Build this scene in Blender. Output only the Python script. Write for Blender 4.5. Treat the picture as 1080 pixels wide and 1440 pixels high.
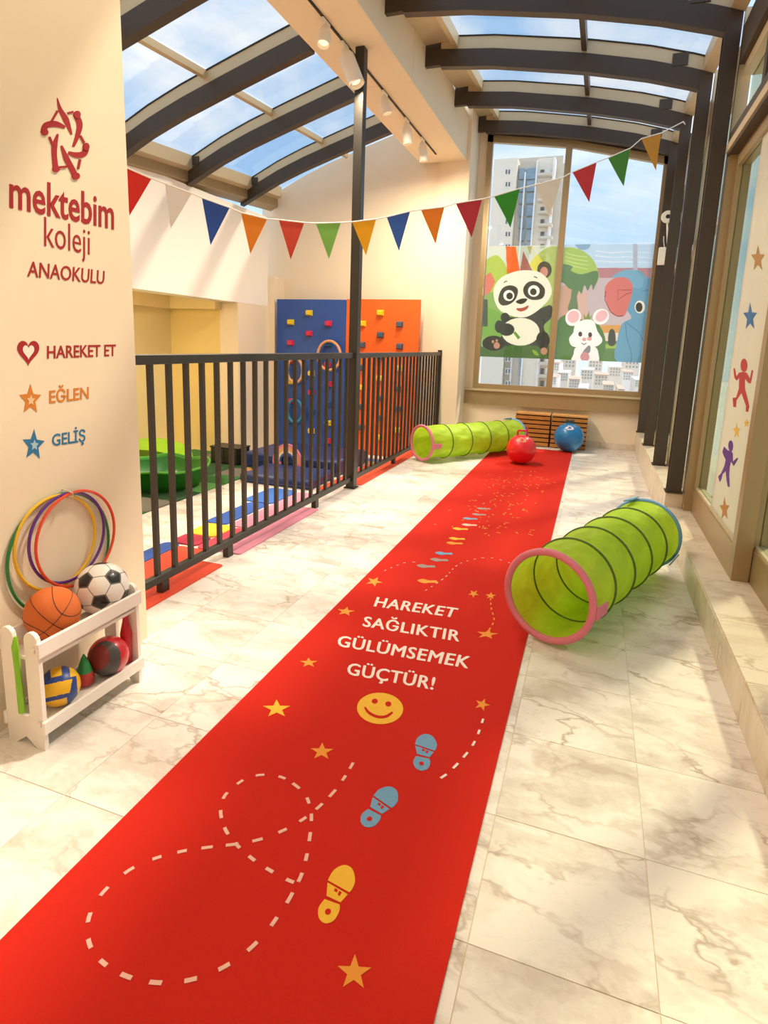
import bpy, bmesh, math, random
from mathutils import Vector, Matrix
random.seed(7)
PI = math.pi
scene = bpy.context.scene
COL = scene.collection
for o in list(bpy.data.objects): bpy.data.objects.remove(o)

# ------------------------------------------------------------ camera
F, PX, PY, EYE = 832.4, 535.0, 639.6, 1.5
RC = [Vector((0.940204, 0.339026, 0.032818)), Vector((0.09307, -0.163026, -0.982222)), Vector((-0.327649, 0.926544, -0.184831))]
cam = bpy.data.cameras.new('camera'); camo = bpy.data.objects.new('camera', cam); COL.objects.link(camo)
m = Matrix((RC[0], -RC[1], -RC[2])).transposed().to_4x4(); m.translation = Vector((0, 0, EYE)); camo.matrix_world = m
cam.sensor_fit = 'HORIZONTAL'; cam.sensor_width = 36; cam.lens = F/1080*36
cam.shift_x = (540-PX)/1080; cam.shift_y = (PY-720)/1080
cam.clip_start = 0.05; cam.clip_end = 2000
scene.camera = camo
vs = scene.view_settings
vs.view_transform = 'Standard'; vs.look = 'None'; vs.gamma = 1; vs.use_curve_mapping = False
vs.exposure = 0.22

# ------------------------------------------------------------ sky, sun, lamps
def lin(h):
    h = h.lstrip('#'); r = []
    for i in (0, 2, 4):
        c = int(h[i:i+2], 16)/255
        r.append(c/12.92 if c <= .04045 else ((c+.055)/1.055)**2.4)
    return (*r, 1)
w = bpy.data.worlds.new('sky'); scene.world = w; w.use_nodes = True
nt = w.node_tree; nt.nodes.clear(); N = nt.nodes.new; L = nt.links.new
tc = N('ShaderNodeTexCoord'); sep = N('ShaderNodeSeparateXYZ'); L(tc.outputs['Generated'], sep.inputs[0])
grad = N('ShaderNodeValToRGB'); L(sep.outputs['Z'], grad.inputs[0])
e = grad.color_ramp.elements
e[0].position = 0.0; e[0].color = lin('#CFE0F2'); e[1].position = 1.0; e[1].color = lin('#8FBBE8')
k = e.new(.25); k.color = lin('#9CC4F0'); k = e.new(.55); k.color = lin('#94C0EE')
mp = N('ShaderNodeMapping'); L(tc.outputs['Generated'], mp.inputs[0]); mp.inputs['Scale'].default_value = (1, 1, 2.2)
nz = N('ShaderNodeTexNoise'); L(mp.outputs[0], nz.inputs[0]); nz.inputs['Scale'].default_value = 2.6; nz.inputs['Detail'].default_value = 7; nz.inputs['Roughness'].default_value = .58; nz.inputs['Distortion'].default_value = .5
cr = N('ShaderNodeValToRGB'); L(nz.outputs[0], cr.inputs[0]); cr.color_ramp.elements[0].position = .42; cr.color_ramp.elements[1].position = .72
mx = N('ShaderNodeMixRGB'); L(cr.outputs[0], mx.inputs[0]); L(grad.outputs[0], mx.inputs[1]); mx.inputs[2].default_value = (1.0, .99, .97, 1)
bg = N('ShaderNodeBackground'); L(mx.outputs[0], bg.inputs[0]); bg.inputs[1].default_value = 1.22
ow = N('ShaderNodeOutputWorld'); L(bg.outputs[0], ow.inputs[0])

sl = bpy.data.lights.new('sun', 'SUN'); so = bpy.data.objects.new('sun', sl); COL.objects.link(so)
sl.energy = 3.7; sl.angle = math.radians(5.0); sl.color = (1, .88, .73)
so.rotation_euler = Vector((-.45, -.65, -1)).to_track_quat('-Z', 'Y').to_euler(); so.location = (4, 6, 9)
def lamp(name, loc, size, power, color, shape='DISK'):
    l = bpy.data.lights.new(name, 'AREA'); o = bpy.data.objects.new(name, l); COL.objects.link(o)
    l.shape = shape; l.size = size; l.energy = power; l.color = color; o.location = loc
    return o

# ------------------------------------------------------------ pixel -> plane helpers (measuring only)
def ray(x, y):
    c = ((x-PX)/F, (y-PY)/F, 1.0)
    return RC[0]*c[0] + RC[1]*c[1] + RC[2]*c[2]
def at_z(x, y, z=0.0):
    d = ray(x, y); t = (z-EYE)/d.z; return Vector((d.x*t, d.y*t, z))
def at_x(x, y, X):
    d = ray(x, y); t = X/d.x; return Vector((X, d.y*t, d.z*t+EYE))
def at_y(x, y, Y):
    d = ray(x, y); t = Y/d.y; return Vector((d.x*t, Y, d.z*t+EYE))

# ------------------------------------------------------------ materials
MATS = {}
def mat(name, col, rough=.6, metal=0, var=.04, scale=12, bump=0, bscale=60, coat=0, spec=.5, trans=0):
    if name in MATS: return MATS[name]
    m = bpy.data.materials.new(name); m.use_nodes = True; MATS[name] = m
    n = m.node_tree; b = n.nodes['Principled BSDF']
    c = lin(col) if isinstance(col, str) else col
    t = n.nodes.new('ShaderNodeTexCoord'); z = n.nodes.new('ShaderNodeTexNoise'); n.links.new(t.outputs['Object'], z.inputs[0])
    z.inputs['Scale'].default_value = scale; z.inputs['Detail'].default_value = 4
    r = n.nodes.new('ShaderNodeMixRGB'); n.links.new(z.outputs[0], r.inputs[0])
    r.inputs[1].default_value = tuple(max(0, v*(1-var*1.6)) for v in c[:3])+(1,); r.inputs[2].default_value = tuple(min(1, v*(1+var*1.6)) for v in c[:3])+(1,)
    n.links.new(r.outputs[0], b.inputs['Base Color'])
    b.inputs['Roughness'].default_value = rough; b.inputs['Metallic'].default_value = metal
    b.inputs['Coat Weight'].default_value = coat; b.inputs['Specular IOR Level'].default_value = spec
    if bump:
        z2 = n.nodes.new('ShaderNodeTexNoise'); n.links.new(t.outputs['Object'], z2.inputs[0]); z2.inputs['Scale'].default_value = bscale; z2.inputs['Detail'].default_value = 5
        bp = n.nodes.new('ShaderNodeBump'); bp.inputs['Strength'].default_value = bump; bp.inputs['Distance'].default_value = .01 if bscale > 8 else .035
        n.links.new(z2.outputs[0], bp.inputs['Height']); n.links.new(bp.outputs[0], b.inputs['Normal'])
    if trans:
        o = n.nodes['Material Output']; tr = n.nodes.new('ShaderNodeBsdfTranslucent'); n.links.new(r.outputs[0], tr.inputs[0])
        ms = n.nodes.new('ShaderNodeMixShader'); ms.inputs[0].default_value = trans
        n.links.new(b.outputs[0], ms.inputs[1]); n.links.new(tr.outputs[0], ms.inputs[2]); n.links.new(ms.outputs[0], o.inputs[0])
    return m
def emit(name, col, s):
    if name in MATS: return MATS[name]
    m = bpy.data.materials.new(name); m.use_nodes = True; MATS[name] = m
    b = m.node_tree.nodes['Principled BSDF']; b.inputs['Base Color'].default_value = lin(col)
    b.inputs['Emission Color'].default_value = lin(col); b.inputs['Emission Strength'].default_value = s
    return m
def glass_mat(name, tint='#F4FAF8', refl=.06):
    m = bpy.data.materials.new(name); m.use_nodes = True; MATS[name] = m
    n = m.node_tree; n.nodes.clear(); o = n.nodes.new('ShaderNodeOutputMaterial')
    t = n.nodes.new('ShaderNodeBsdfTransparent'); t.inputs[0].default_value = lin(tint)
    g = n.nodes.new('ShaderNodeBsdfGlossy'); g.inputs['Roughness'].default_value = .02
    lw = n.nodes.new('ShaderNodeLayerWeight'); lw.inputs[0].default_value = .25
    mu = n.nodes.new('ShaderNodeMath'); mu.operation = 'MULTIPLY_ADD'; n.links.new(lw.outputs['Facing'], mu.inputs[0]); mu.inputs[1].default_value = .25; mu.inputs[2].default_value = refl*.5
    ms = n.nodes.new('ShaderNodeMixShader'); n.links.new(mu.outputs[0], ms.inputs[0]); n.links.new(t.outputs[0], ms.inputs[1]); n.links.new(g.outputs[0], ms.inputs[2]); n.links.new(ms.outputs[0], o.inputs[0])
    return m
def film_mat(name, col, clear=.18):
    """print on clear film: reflects, lets light through and stays a little see-through"""
    if name in MATS: return MATS[name]
    m = bpy.data.materials.new(name); m.use_nodes = True; MATS[name] = m
    n = m.node_tree; n.nodes.clear(); o = n.nodes.new('ShaderNodeOutputMaterial'); c = lin(col)
    t = n.nodes.new('ShaderNodeTexCoord'); z = n.nodes.new('ShaderNodeTexNoise'); n.links.new(t.outputs['Object'], z.inputs[0]); z.inputs['Scale'].default_value = 5
    r = n.nodes.new('ShaderNodeMixRGB'); n.links.new(z.outputs[0], r.inputs[0]); r.inputs[1].default_value = tuple(v*.9 for v in c[:3])+(1,); r.inputs[2].default_value = c
    d = n.nodes.new('ShaderNodeBsdfDiffuse'); n.links.new(r.outputs[0], d.inputs[0])
    tl = n.nodes.new('ShaderNodeBsdfTranslucent'); n.links.new(r.outputs[0], tl.inputs[0])
    tp = n.nodes.new('ShaderNodeBsdfTransparent')
    m1 = n.nodes.new('ShaderNodeMixShader'); m1.inputs[0].default_value = .6; n.links.new(d.outputs[0], m1.inputs[1]); n.links.new(tl.outputs[0], m1.inputs[2])
    m2 = n.nodes.new('ShaderNodeMixShader'); m2.inputs[0].default_value = clear; n.links.new(m1.outputs[0], m2.inputs[1]); n.links.new(tp.outputs[0], m2.inputs[2])
    n.links.new(m2.outputs[0], o.inputs[0]); return m
def marble(name, base, vein, rough=.28, light='#FFFFFF'):
    m = bpy.data.materials.new(name); m.use_nodes = True; MATS[name] = m
    n = m.node_tree; b = n.nodes['Principled BSDF']; N = n.nodes.new; L = n.links.new
    t = N('ShaderNodeTexCoord'); oi = N('ShaderNodeObjectInfo')
    g = N('ShaderNodeNewGeometry')
    mu = N('ShaderNodeVectorMath'); mu.operation = 'MULTIPLY'; L(oi.outputs['Random'], mu.inputs[0]); mu.inputs[1].default_value = (.35, .25, 3)
    ad = N('ShaderNodeVectorMath'); ad.operation = 'ADD'; L(g.outputs['Position'], ad.inputs[0]); L(mu.outputs[0], ad.inputs[1])
    rt = N('ShaderNodeMapping'); L(ad.outputs[0], rt.inputs[0]); rt.inputs['Rotation'].default_value = (0, 0, .55); rt.inputs['Scale'].default_value = (1.0, 1.9, 1)
    # warp
    wn = N('ShaderNodeTexNoise'); L(rt.outputs[0], wn.inputs[0]); wn.inputs['Scale'].default_value = 1.6; wn.inputs['Detail'].default_value = 5; wn.inputs['Roughness'].default_value = .6
    sc = N('ShaderNodeVectorMath'); sc.operation = 'SCALE'; L(wn.outputs['Color'], sc.inputs[0]); sc.inputs['Scale'].default_value = .9
    a2 = N('ShaderNodeVectorMath'); a2.operation = 'ADD'; L(rt.outputs[0], a2.inputs[0]); L(sc.outputs[0], a2.inputs[1])
    vo = N('ShaderNodeTexVoronoi'); vo.feature = 'DISTANCE_TO_EDGE'; L(a2.outputs[0], vo.inputs[0]); vo.inputs['Scale'].default_value = 2.3
    v1 = N('ShaderNodeValToRGB'); L(vo.outputs['Distance'], v1.inputs[0]); v1.color_ramp.elements[0].position = 0; v1.color_ramp.elements[0].color = (1, 1, 1, 1); v1.color_ramp.elements[1].position = .045; v1.color_ramp.elements[1].color = (0, 0, 0, 1)
    # patchy mask for the veins
    n2 = N('ShaderNodeTexNoise'); L(rt.outputs[0], n2.inputs[0]); n2.inputs['Scale'].default_value = 2.1; n2.inputs['Detail'].default_value = 6
    m2 = N('ShaderNodeValToRGB'); L(n2.outputs[0], m2.inputs[0]); m2.color_ramp.elements[0].position = .40; m2.color_ramp.elements[1].position = .62
    vm = N('ShaderNodeMath'); vm.operation = 'MULTIPLY'; L(v1.outputs[0], vm.inputs[0]); L(m2.outputs[0], vm.inputs[1])
    vo2 = N('ShaderNodeTexVoronoi'); vo2.feature = 'DISTANCE_TO_EDGE'; L(a2.outputs[0], vo2.inputs[0]); vo2.inputs['Scale'].default_value = 5.2
    v3 = N('ShaderNodeValToRGB'); L(vo2.outputs['Distance'], v3.inputs[0]); v3.color_ramp.elements[0].color = (1, 1, 1, 1); v3.color_ramp.elements[1].position = .02; v3.color_ramp.elements[1].color = (0, 0, 0, 1)
    vm2 = N('ShaderNodeMath'); vm2.operation = 'MULTIPLY'; L(v3.outputs[0], vm2.inputs[0]); L(m2.outputs[0], vm2.inputs[1])
    cl = N('ShaderNodeTexNoise'); L(a2.outputs[0], cl.inputs[0]); cl.inputs['Scale'].default_value = 2.4; cl.inputs['Detail'].default_value = 8; cl.inputs['Roughness'].default_value = .62
    cm = N('ShaderNodeValToRGB'); L(cl.outputs[0], cm.inputs[0]); cm.color_ramp.elements[0].position = .46; cm.color_ramp.elements[0].color = (0, 0, 0, 1); cm.color_ramp.elements[1].position = .70; cm.color_ramp.elements[1].color = (1, 1, 1, 1)
    c0 = N('ShaderNodeMixRGB'); L(cm.outputs[0], c0.inputs[0]); c0.inputs[1].default_value = lin(base)
    mid = [a*.50+c*.50 for a, c in zip(lin(base), lin(vein))]; c0.inputs[2].default_value = tuple(mid)
    mu3 = N('ShaderNodeMath'); mu3.operation = 'MULTIPLY'; L(vm.outputs[0], mu3.inputs[0]); mu3.inputs[1].default_value = .62
    c1 = N('ShaderNodeMixRGB'); L(mu3.outputs[0], c1.inputs[0]); L(c0.outputs[0], c1.inputs[1]); c1.inputs[2].default_value = lin(vein)
    mu4 = N('ShaderNodeMath'); mu4.operation = 'MULTIPLY'; L(vm2.outputs[0], mu4.inputs[0]); mu4.inputs[1].default_value = .16
    c2 = N('ShaderNodeMixRGB'); L(mu4.outputs[0], c2.inputs[0]); L(c1.outputs[0], c2.inputs[1]); c2.inputs[2].default_value = lin(vein)
    L(c2.outputs[0], b.inputs['Base Color']); b.inputs['Roughness'].default_value = rough
    return m
MARBLE = marble('marble tile', '#F0E8DE', '#8F6D4A')
CURB = marble('beige stone', '#E2D3BC', '#A98F6C', .35)
GROUT = mat('grout', '#E6DAC4', .8)
CREAM = mat('cream wall paint', '#F3DFC2', .85, var=.012, scale=3, bump=.05, bscale=180)
WHITE = mat('white wall paint', '#FBF3E6', .8, var=.01, scale=3)
BEAMC = mat('peach soffit paint', '#F3DFC0', .85, var=.02, scale=3)
YELLOW = mat('pale yellow paint', '#EBD08A', .8, var=.02, scale=3)
YELLOW2 = mat('cream yellow paint', '#F0DCA4', .8, var=.02, scale=3)
STEEL = mat('dark steel paint', '#453A2F', .5, .1, var=.05, scale=6, spec=.5)
RAILM = mat('black rail paint', '#3B3731', .4, .3, var=.05)
ALU = mat('champagne aluminium', '#A8916B', .38, .35, var=.03, scale=5)
ALUL = mat('light champagne aluminium', '#CDBB98', .42, .2, var=.03, scale=5)
GASKET = mat('black gasket', '#1E1D1B', .6)
GLASS = glass_mat('clear glass', '#FBFBFB'); ROOFG = glass_mat('roof glass', '#FAFAF8', .04)
GREENG = glass_mat('greenish glass', '#E6EBDC', .1)
RED = mat('red carpet', '#C9281B', .92, var=.05, scale=220, bump=.25, bscale=700, spec=.15)

# ------------------------------------------------------------ mesh builder
WORLD = {}
class MB:
    def __init__(s): s.v = []; s.f = []; s.mi = []; s.cur = 0
    def add(s, vs, fs):
        b = len(s.v); s.v += [Vector(p) for p in vs]; s.f += [[i+b for i in f] for f in fs]; s.mi += [s.cur]*len(fs); return s
    def box(s, x0, x1, y0, y1, z0, z1, c=0):
        if c:
            prof = [(x0+c, y0), (x1-c, y0), (x1, y0+c), (x1, y1-c), (x1-c, y1), (x0+c, y1), (x0, y1-c), (x0, y0+c)]
            inn = [(x0+c, y0+c), (x1-c, y0+c), (x1-c, y0+c), (x1-c, y1-c), (x1-c, y1-c), (x0+c, y1-c), (x0+c, y1-c), (x0+c, y0+c)]
            rings = [[(a, b, z0) for a, b in inn], [(a, b, z0+c) for a, b in prof], [(a, b, z1-c) for a, b in prof], [(a, b, z1) for a, b in inn]]
            vs = sum(rings, []); fs = [list(range(7, -1, -1)), list(range(24, 32))]
            for r in range(3):
                for i in range(8): j = (i+1) % 8; fs.append([r*8+i, r*8+j, r*8+8+j, r*8+8+i])
            return s.add(vs, fs)
        return s.add([(x0, y0, z0), (x1, y0, z0), (x1, y1, z0), (x0, y1, z0), (x0, y0, z1), (x1, y0, z1), (x1, y1, z1), (x0, y1, z1)],
                     [(3, 2, 1, 0), (4, 5, 6, 7), (0, 1, 5, 4), (1, 2, 6, 5), (2, 3, 7, 6), (3, 0, 4, 7)])
    def prism(s, poly, d):
        """poly: 3D points (any plane), extruded by vector d"""
        n = len(poly); P = [Vector(p) for p in poly]; d = Vector(d)
        nn = Vector((0, 0, 0))
        for i in range(n): nn += P[i].cross(P[(i+1) % n])
        if nn.dot(d) < 0: P.reverse()
        return s.add(P+[p+d for p in P], [list(range(n-1, -1, -1)), list(range(n, 2*n))]+[[i, (i+1) % n, (i+1) % n+n, i+n] for i in range(n)])
    def tube(s, pts, r, n=8, closed=False, rs=None):
        P = [Vector(p) for p in pts]; m = len(P); up = None; rings = []
        for i in range(m):
            if closed: t = P[(i+1) % m]-P[(i-1) % m]
            else: t = P[min(i+1, m-1)]-P[max(i-1, 0)]
            t.normalize()
            if up is None:
                up = Vector((0, 0, 1)) if abs(t.z) < .9 else Vector((1, 0, 0))
            a = (up-t*up.dot(t)); 
            if a.length < 1e-6: a = t.orthogonal()
            a.normalize(); b = t.cross(a); up = a
            q = rs[i] if rs else r
            rings.append([P[i]+a*(q*math.cos(2*PI*k/n))+b*(q*math.sin(2*PI*k/n)) for k in range(n)])
        fs = []
        for i in range(m if closed else m-1):
            j = (i+1) % m
            for k in range(n): l = (k+1) % n; fs.append([i*n+k, i*n+l, j*n+l, j*n+k])
        if not closed: fs += [list(range(n-1, -1, -1)), [(m-1)*n+k for k in range(n)]]
        return s.add(sum(rings, []), fs)
    def lathe(s, prof, c=(0, 0, 0), ax=(0, 0, 1), n=24):
        """prof: (radius, height) along ax"""
        c = Vector(c); z = Vector(ax).normalized(); x = z.orthogonal().normalized(); y = z.cross(x); vs = []; fs = []
        for r, h in prof:
            for k in range(n): a = 2*PI*k/n; vs.append(c+z*h+x*(r*math.cos(a))+y*(r*math.sin(a)))
        for i in range(len(prof)-1):
            for k in range(n): l = (k+1) % n; fs.append([i*n+k, i*n+l, i*n+n+l, i*n+n+k])
        if prof[0][0] > 1e-5: fs.append(list(range(n-1, -1, -1)))
        if prof[-1][0] > 1e-5: fs.append([(len(prof)-1)*n+k for k in range(n)])
        return s.add(vs, fs)
    def sphere(s, c, r, nu=32, nv=20):
        return s.lathe([(max(1e-6, r*math.sin(PI*i/nv)), -r*math.cos(PI*i/nv)) for i in range(nv+1)], c, (0, 0, 1), nu)
    def build(s, name, material, parent=None, smooth=True, label=None, cat=None, group=None, kind=None, origin=None):
        if parent is not None: org = WORLD[parent.name]
        else: org = Vector((0, 0, 0))
        o0 = Vector(origin) if origin is not None else (Vector((0, 0, 0)) if parent is None else org)
        me = bpy.data.meshes.new(name); me.from_pydata([p-o0 for p in s.v], [], s.f); 
        for mm in (material if isinstance(material, (list, tuple)) else [material]): me.materials.append(mm)
        me.polygons.foreach_set('material_index', s.mi)
        if smooth:
            me.polygons.foreach_set('use_smooth', [True]*len(me.polygons)); me.update(); me.set_sharp_from_angle(angle=.7)
        me.update()
        ob = bpy.data.objects.new(name, me); COL.objects.link(ob)
        ob.location = o0-org
        WORLD[ob.name] = o0
        if parent is not None: ob.parent = parent
        tag(ob, label, cat, group, kind); return ob
def tag(o, label=None, cat=None, group=None, kind=None):
    if label: o['label'] = label
    if cat: o['category'] = cat
    if group: o['group'] = group
    if kind: o['kind'] = kind
    return o
def thing(name, loc, label=None, cat=None, group=None, kind=None, parent=None):
    o = bpy.data.objects.new(name, None); COL.objects.link(o); o.location = loc; o.empty_display_size = .1
    WORLD[o.name] = Vector(loc)
    if parent is not None: o.parent = parent; o.location = Vector(loc)-WORLD[parent.name]
    return tag(o, label, cat, group, kind)
def dupe(o, wloc, parent, label=None):
    c = o.copy(); COL.objects.link(c); c.parent = parent; c.location = Vector(wloc)-WORLD[parent.name]; WORLD[c.name] = Vector(wloc)
    if label: c['label'] = label
    elif 'label' in c: del c['label']
    return c
def B(x0, x1, y0, y1, z0, z1, c=0): return MB().box(x0, x1, y0, y1, z0, z1, c)

# text laid into a quad; v=0 is the baseline, v=1 is the cap (or x-) height
def text(name, body, material, parent, quad, nrm, weight=0.0, ref='H', thick=.002, label=None, space=1.0, lift=.0003, multi=0):
    cu = bpy.data.curves.new(name, 'FONT'); cu.size = 1; cu.space_character = space; cu.offset = weight; cu.resolution_u = 3
    tmp = bpy.data.objects.new(name+'_tmp', cu); COL.objects.link(tmp)
    def mesh(t, ext):
        cu.body = t; cu.extrude = ext; dg = bpy.context.evaluated_depsgraph_get(); dg.update()
        return bpy.data.meshes.new_from_object(tmp.evaluated_get(dg))
    r = mesh(ref, 0); cap = max(v.co.y for v in r.vertices); base = min(v.co.y for v in r.vertices); bpy.data.meshes.remove(r)
    me = mesh(body, .5)
    xs = [v.co.x for v in me.vertices]; x0, x1 = min(xs), max(xs)
    if multi:
        bm = bmesh.new()
        for k_, dx in enumerate((-multi, 0, multi)):
            m2 = me.copy()
            for v in m2.vertices: v.co.x += dx; v.co.y += (0, .35, -.35)[k_]*multi; v.co.z += .12*k_ if v.co.z > 0 else 0
            bm.from_mesh(m2); bpy.data.meshes.remove(m2)
        bm.to_mesh(me); bm.free()
    bl, br, tl, tr = [Vector(q) for q in quad]; nrm = Vector(nrm).normalized(); org = WORLD[parent.name]
    c0 = (bl+br)/2
    for v in me.vertices:
        u = (v.co.x-x0)/(x1-x0); t = (v.co.y-base)/(cap-base); q = v.co.z+.5
        v.co = (bl*(1-u)+br*u)*(1-t)+(tl*(1-u)+tr*u)*t + nrm*(lift+thick*q) - c0
    me.name = name; me.materials.clear(); me.materials.append(material)
    bpy.data.objects.remove(tmp); bpy.data.curves.remove(cu)
    o = bpy.data.objects.new(name, me); COL.objects.link(o); o.parent = parent; o.location = c0-org; WORLD[o.name] = c0
    if label: o['label'] = label
    return o
def flat(name, polys, material, parent, nrm, thick=.002, lift=.0003, label=None, kind=None):
    nrm = Vector(nrm).normalized(); b = MB()
    for i_, p in enumerate(polys): b.prism([Vector(q)+nrm*lift for q in p], nrm*(thick+.00025*i_))
    c = sum((Vector(q) for q in polys[0]), Vector())/len(polys[0])
    return b.build(name, material, parent, smooth=False, label=label, kind=kind, origin=c)
def star_px(cx, cy, rx, ry, rot=0, k=.42):
    return [(cx+rx*(1 if i % 2 == 0 else k)*math.sin(rot+PI*i/5), cy-ry*(1 if i % 2 == 0 else k)*math.cos(rot+PI*i/5)) for i in range(10)]
def ell_px(cx, cy, rx, ry, rot=0, n=24):
    c, s = math.cos(rot), math.sin(rot)
    return [(cx+rx*math.cos(2*PI*i/n)*c-ry*math.sin(2*PI*i/n)*s, cy+rx*math.cos(2*PI*i/n)*s+ry*math.sin(2*PI*i/n)*c) for i in range(n)]
def smooth_poly(pts, n=4, closed=True):
    out = []; m = len(pts)
    for i in range(m if closed else m-1):
        p0, p1, p2, p3 = [Vector(pts[j % m]) if closed else Vector(pts[max(0, min(m-1, j))]) for j in (i-1, i, i+1, i+2)]
        for k in range(n):
            t = k/n; out.append(.5*((2*p1)+(p2-p0)*t+(2*p0-5*p1+4*p2-p3)*t*t+(3*p1-p0-3*p2+p3)*t**3))
    if not closed: out.append(Vector(pts[-1]))
    return out
def stroke(pts, wds):
    """outline of a polyline with varying width (2D)"""
    P = [Vector(p) for p in pts]; n = len(P); a = []; b = []
    for i in range(n):
        t = (P[min(i+1, n-1)]-P[max(i-1, 0)]).normalized(); q = Vector((-t.y, t.x))*(wds[i] if hasattr(wds, '__len__') else wds)*.5
        a.append(P[i]+q); b.append(P[i]-q)
    return a+b[::-1]

# ============================================================ FLOOR
SZ = -.30
floor = B(-2.45, 2.2, -1.6, 9.95, -.45, -.0022).build('floor', GROUT, smooth=False, kind='structure')
floor2 = B(-6.7, -2.45, 2.0, 9.4, -.6, SZ-.0022).build('floor', GROUT, smooth=False, kind='structure')
tile0 = None; tile1 = None; G = .45; NX0 = .28; NY0 = 1.275-G*6; g = .0012
for i in range(-6, 2):
    for j in range(0, 25):
        x0, x1 = NX0+G*i, min(NX0+G*(i+1), .72); y0 = NY0+G*j; y1 = y0+G
        if y1 > 9.85: continue
        if i == 0:
            B(x0+g, x1-g, y0+g, y1-g, -.002, 0).build('tile', MARBLE, floor, smooth=False, origin=(x0, y0, 0)); continue
        if tile0 is None:
            tile0 = B(x0+g, x0+G-g, y0+g, y1-g, -.002, 0, .0003).build('tile', MARBLE, floor, smooth=False, origin=(x0, y0, 0))
        else: dupe(tile0, (x0, y0, 0), floor)
for i in range(-10, -6):
    for j in range(7, 23):
        x0 = NX0+G*i-.03; y0 = NY0+G*j
        if y0+G > 9.25: continue
        if tile1 is None: tile1 = B(x0+g, x0+G-g, y0+g, y0+G-g, SZ-.002, SZ, .0003).build('tile', MARBLE, floor2, smooth=False, origin=(x0, y0, SZ))
        else: dupe(tile1, (x0, y0, SZ), floor2)
# ============================================================ CURB AND RIGHT SIDE
curb = B(.705, 1.25, -1.6, 9.9, -.01, .175).build('trim_1', GROUT, smooth=False, kind='structure')
for j in range(0, 12):
    y0 = -1.6+.6*j; y1 = min(y0+.6, 5.55)
    if y0 >= 5.5: break
    g = .0012
    B(.70, 1.25, y0+g, y1-g, .175, .19, .001).build('tread_tile', CURB, curb, smooth=False, origin=(.9, y0, .19))
    B(.695, .705, y0+g, y1-g, 0, .178).build('riser_tile', CURB, curb, smooth=False, origin=(.7, y0, .1))
curb2 = B(.685, 1.25, 5.56, 9.77, .0, .305).build('trim_2', GROUT, smooth=False, kind='structure')
for j in range(8):
    y0 = 5.55+.6*j; y1 = min(y0+.6, 9.77)
    if y0 > 9.7: break
    B(.678, 1.25, y0+g, y1-g, .305, .32, .001).build('tread_tile', CURB, curb2, smooth=False, origin=(.9, y0, .32))
    B(.675, .686, y0+g, y1-g, 0, .306).build('riser_tile', CURB, curb2, smooth=False, origin=(.7, y0, .1))
B(.678, 1.1, 5.545, 5.558, .19, .306).build('end_tile', CURB, curb2, smooth=False, origin=(.9, 5.55, .2))

def prof(X):
    K = [(-6.2, 2.95), (-5.2, 3.43), (-4.7, 3.66), (-4.3, 3.81), (-3.73, 3.99), (-3.2, 4.15), (-2.75, 4.28), (-1.9, 4.46), (-1.3, 4.40), (-.4, 4.25), (.2, 4.12), (.67, 3.985), (.95, 3.88), (1.3, 3.72)]
    for a, b in zip(K, K[1:]):
        if X <= b[0]: t = (X-a[0])/(b[0]-a[0]); return a[1]*(1-t)+b[1]*t
    return K[-1][1]
def rz(X, Y): return prof(X)+.075*(Y-6.85)
CY = [5.56, 6.87, 8.28, 9.6]
wr = thing('wall_right', (.9, 5, 0), kind='structure')
for Y in CY:
    zt = rz(.735, Y)+.14
    b = MB(); b.box(.68, .79, Y-.05, Y-.035, .32, zt); b.box(.727, .743, Y-.035, Y+.045, .32, zt); b.box(.68, .79, Y+.045, Y+.06, .32, zt)
    col = b.build('steel_column', STEEL, wr, smooth=False, origin=(.735, Y, .32))
    B(.665, .80, Y-.06, Y+.07, .32, .332).build('base_plate', STEEL, col, smooth=False)
    B(.812, .90, Y+.0, Y+.06, .32, zt+.05).build('mullion', ALUL, wr, smooth=False, origin=(.85, Y, .32))
for Y0, Y1 in zip(CY, CY[1:]):
    B(.86, .872, Y0+.06, Y1, .40, 3.55).build('glass_pane', GREENG, wr, smooth=False, origin=(.866, Y0+.06, .4))
    B(.83, .90, Y0+.06, Y1, .32, .40).build('sill_rail', ALU, wr, smooth=False, origin=(.866, Y0+.06, .32))
    B(.83, .90, Y0+.06, Y1, 2.55, 2.61).build('transom', ALU, wr, smooth=False, origin=(.866, Y0+.06, 2.5))
    B(.83, .90, Y0+.06, Y1, 3.55, rz(.86, Y0)+.06).build('head_rail', ALU, wr, smooth=False, origin=(.866, Y0+.06, 3.5))
# header over the doors
B(.80, 1.12, -1.6, 5.50, 3.0, 3.16).build('header', STEEL, wr, smooth=False)
B(.79, .80, -1.6, 5.50, 3.02, 3.08).build('header_cover', ALUL, wr, smooth=False)
B(.84, 1.0, -1.6, 5.50, 3.56, 3.64).build('upper_transom', ALUL, wr, smooth=False)
B(.90, .912, -1.6, 5.50, 3.16, 3.56).build('upper_glass', GREENG, wr, smooth=False)
for Y in (4.75, 3.8, 2.7): B(.84, .96, Y-.04, Y+.04, 3.16, 3.62).build('upper_mullion', STEEL, wr, smooth=False)
B(.80, 1.12, -1.6, 5.5, 3.64, 3.9).build('roof_beam', STEEL, wr, smooth=False)

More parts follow.
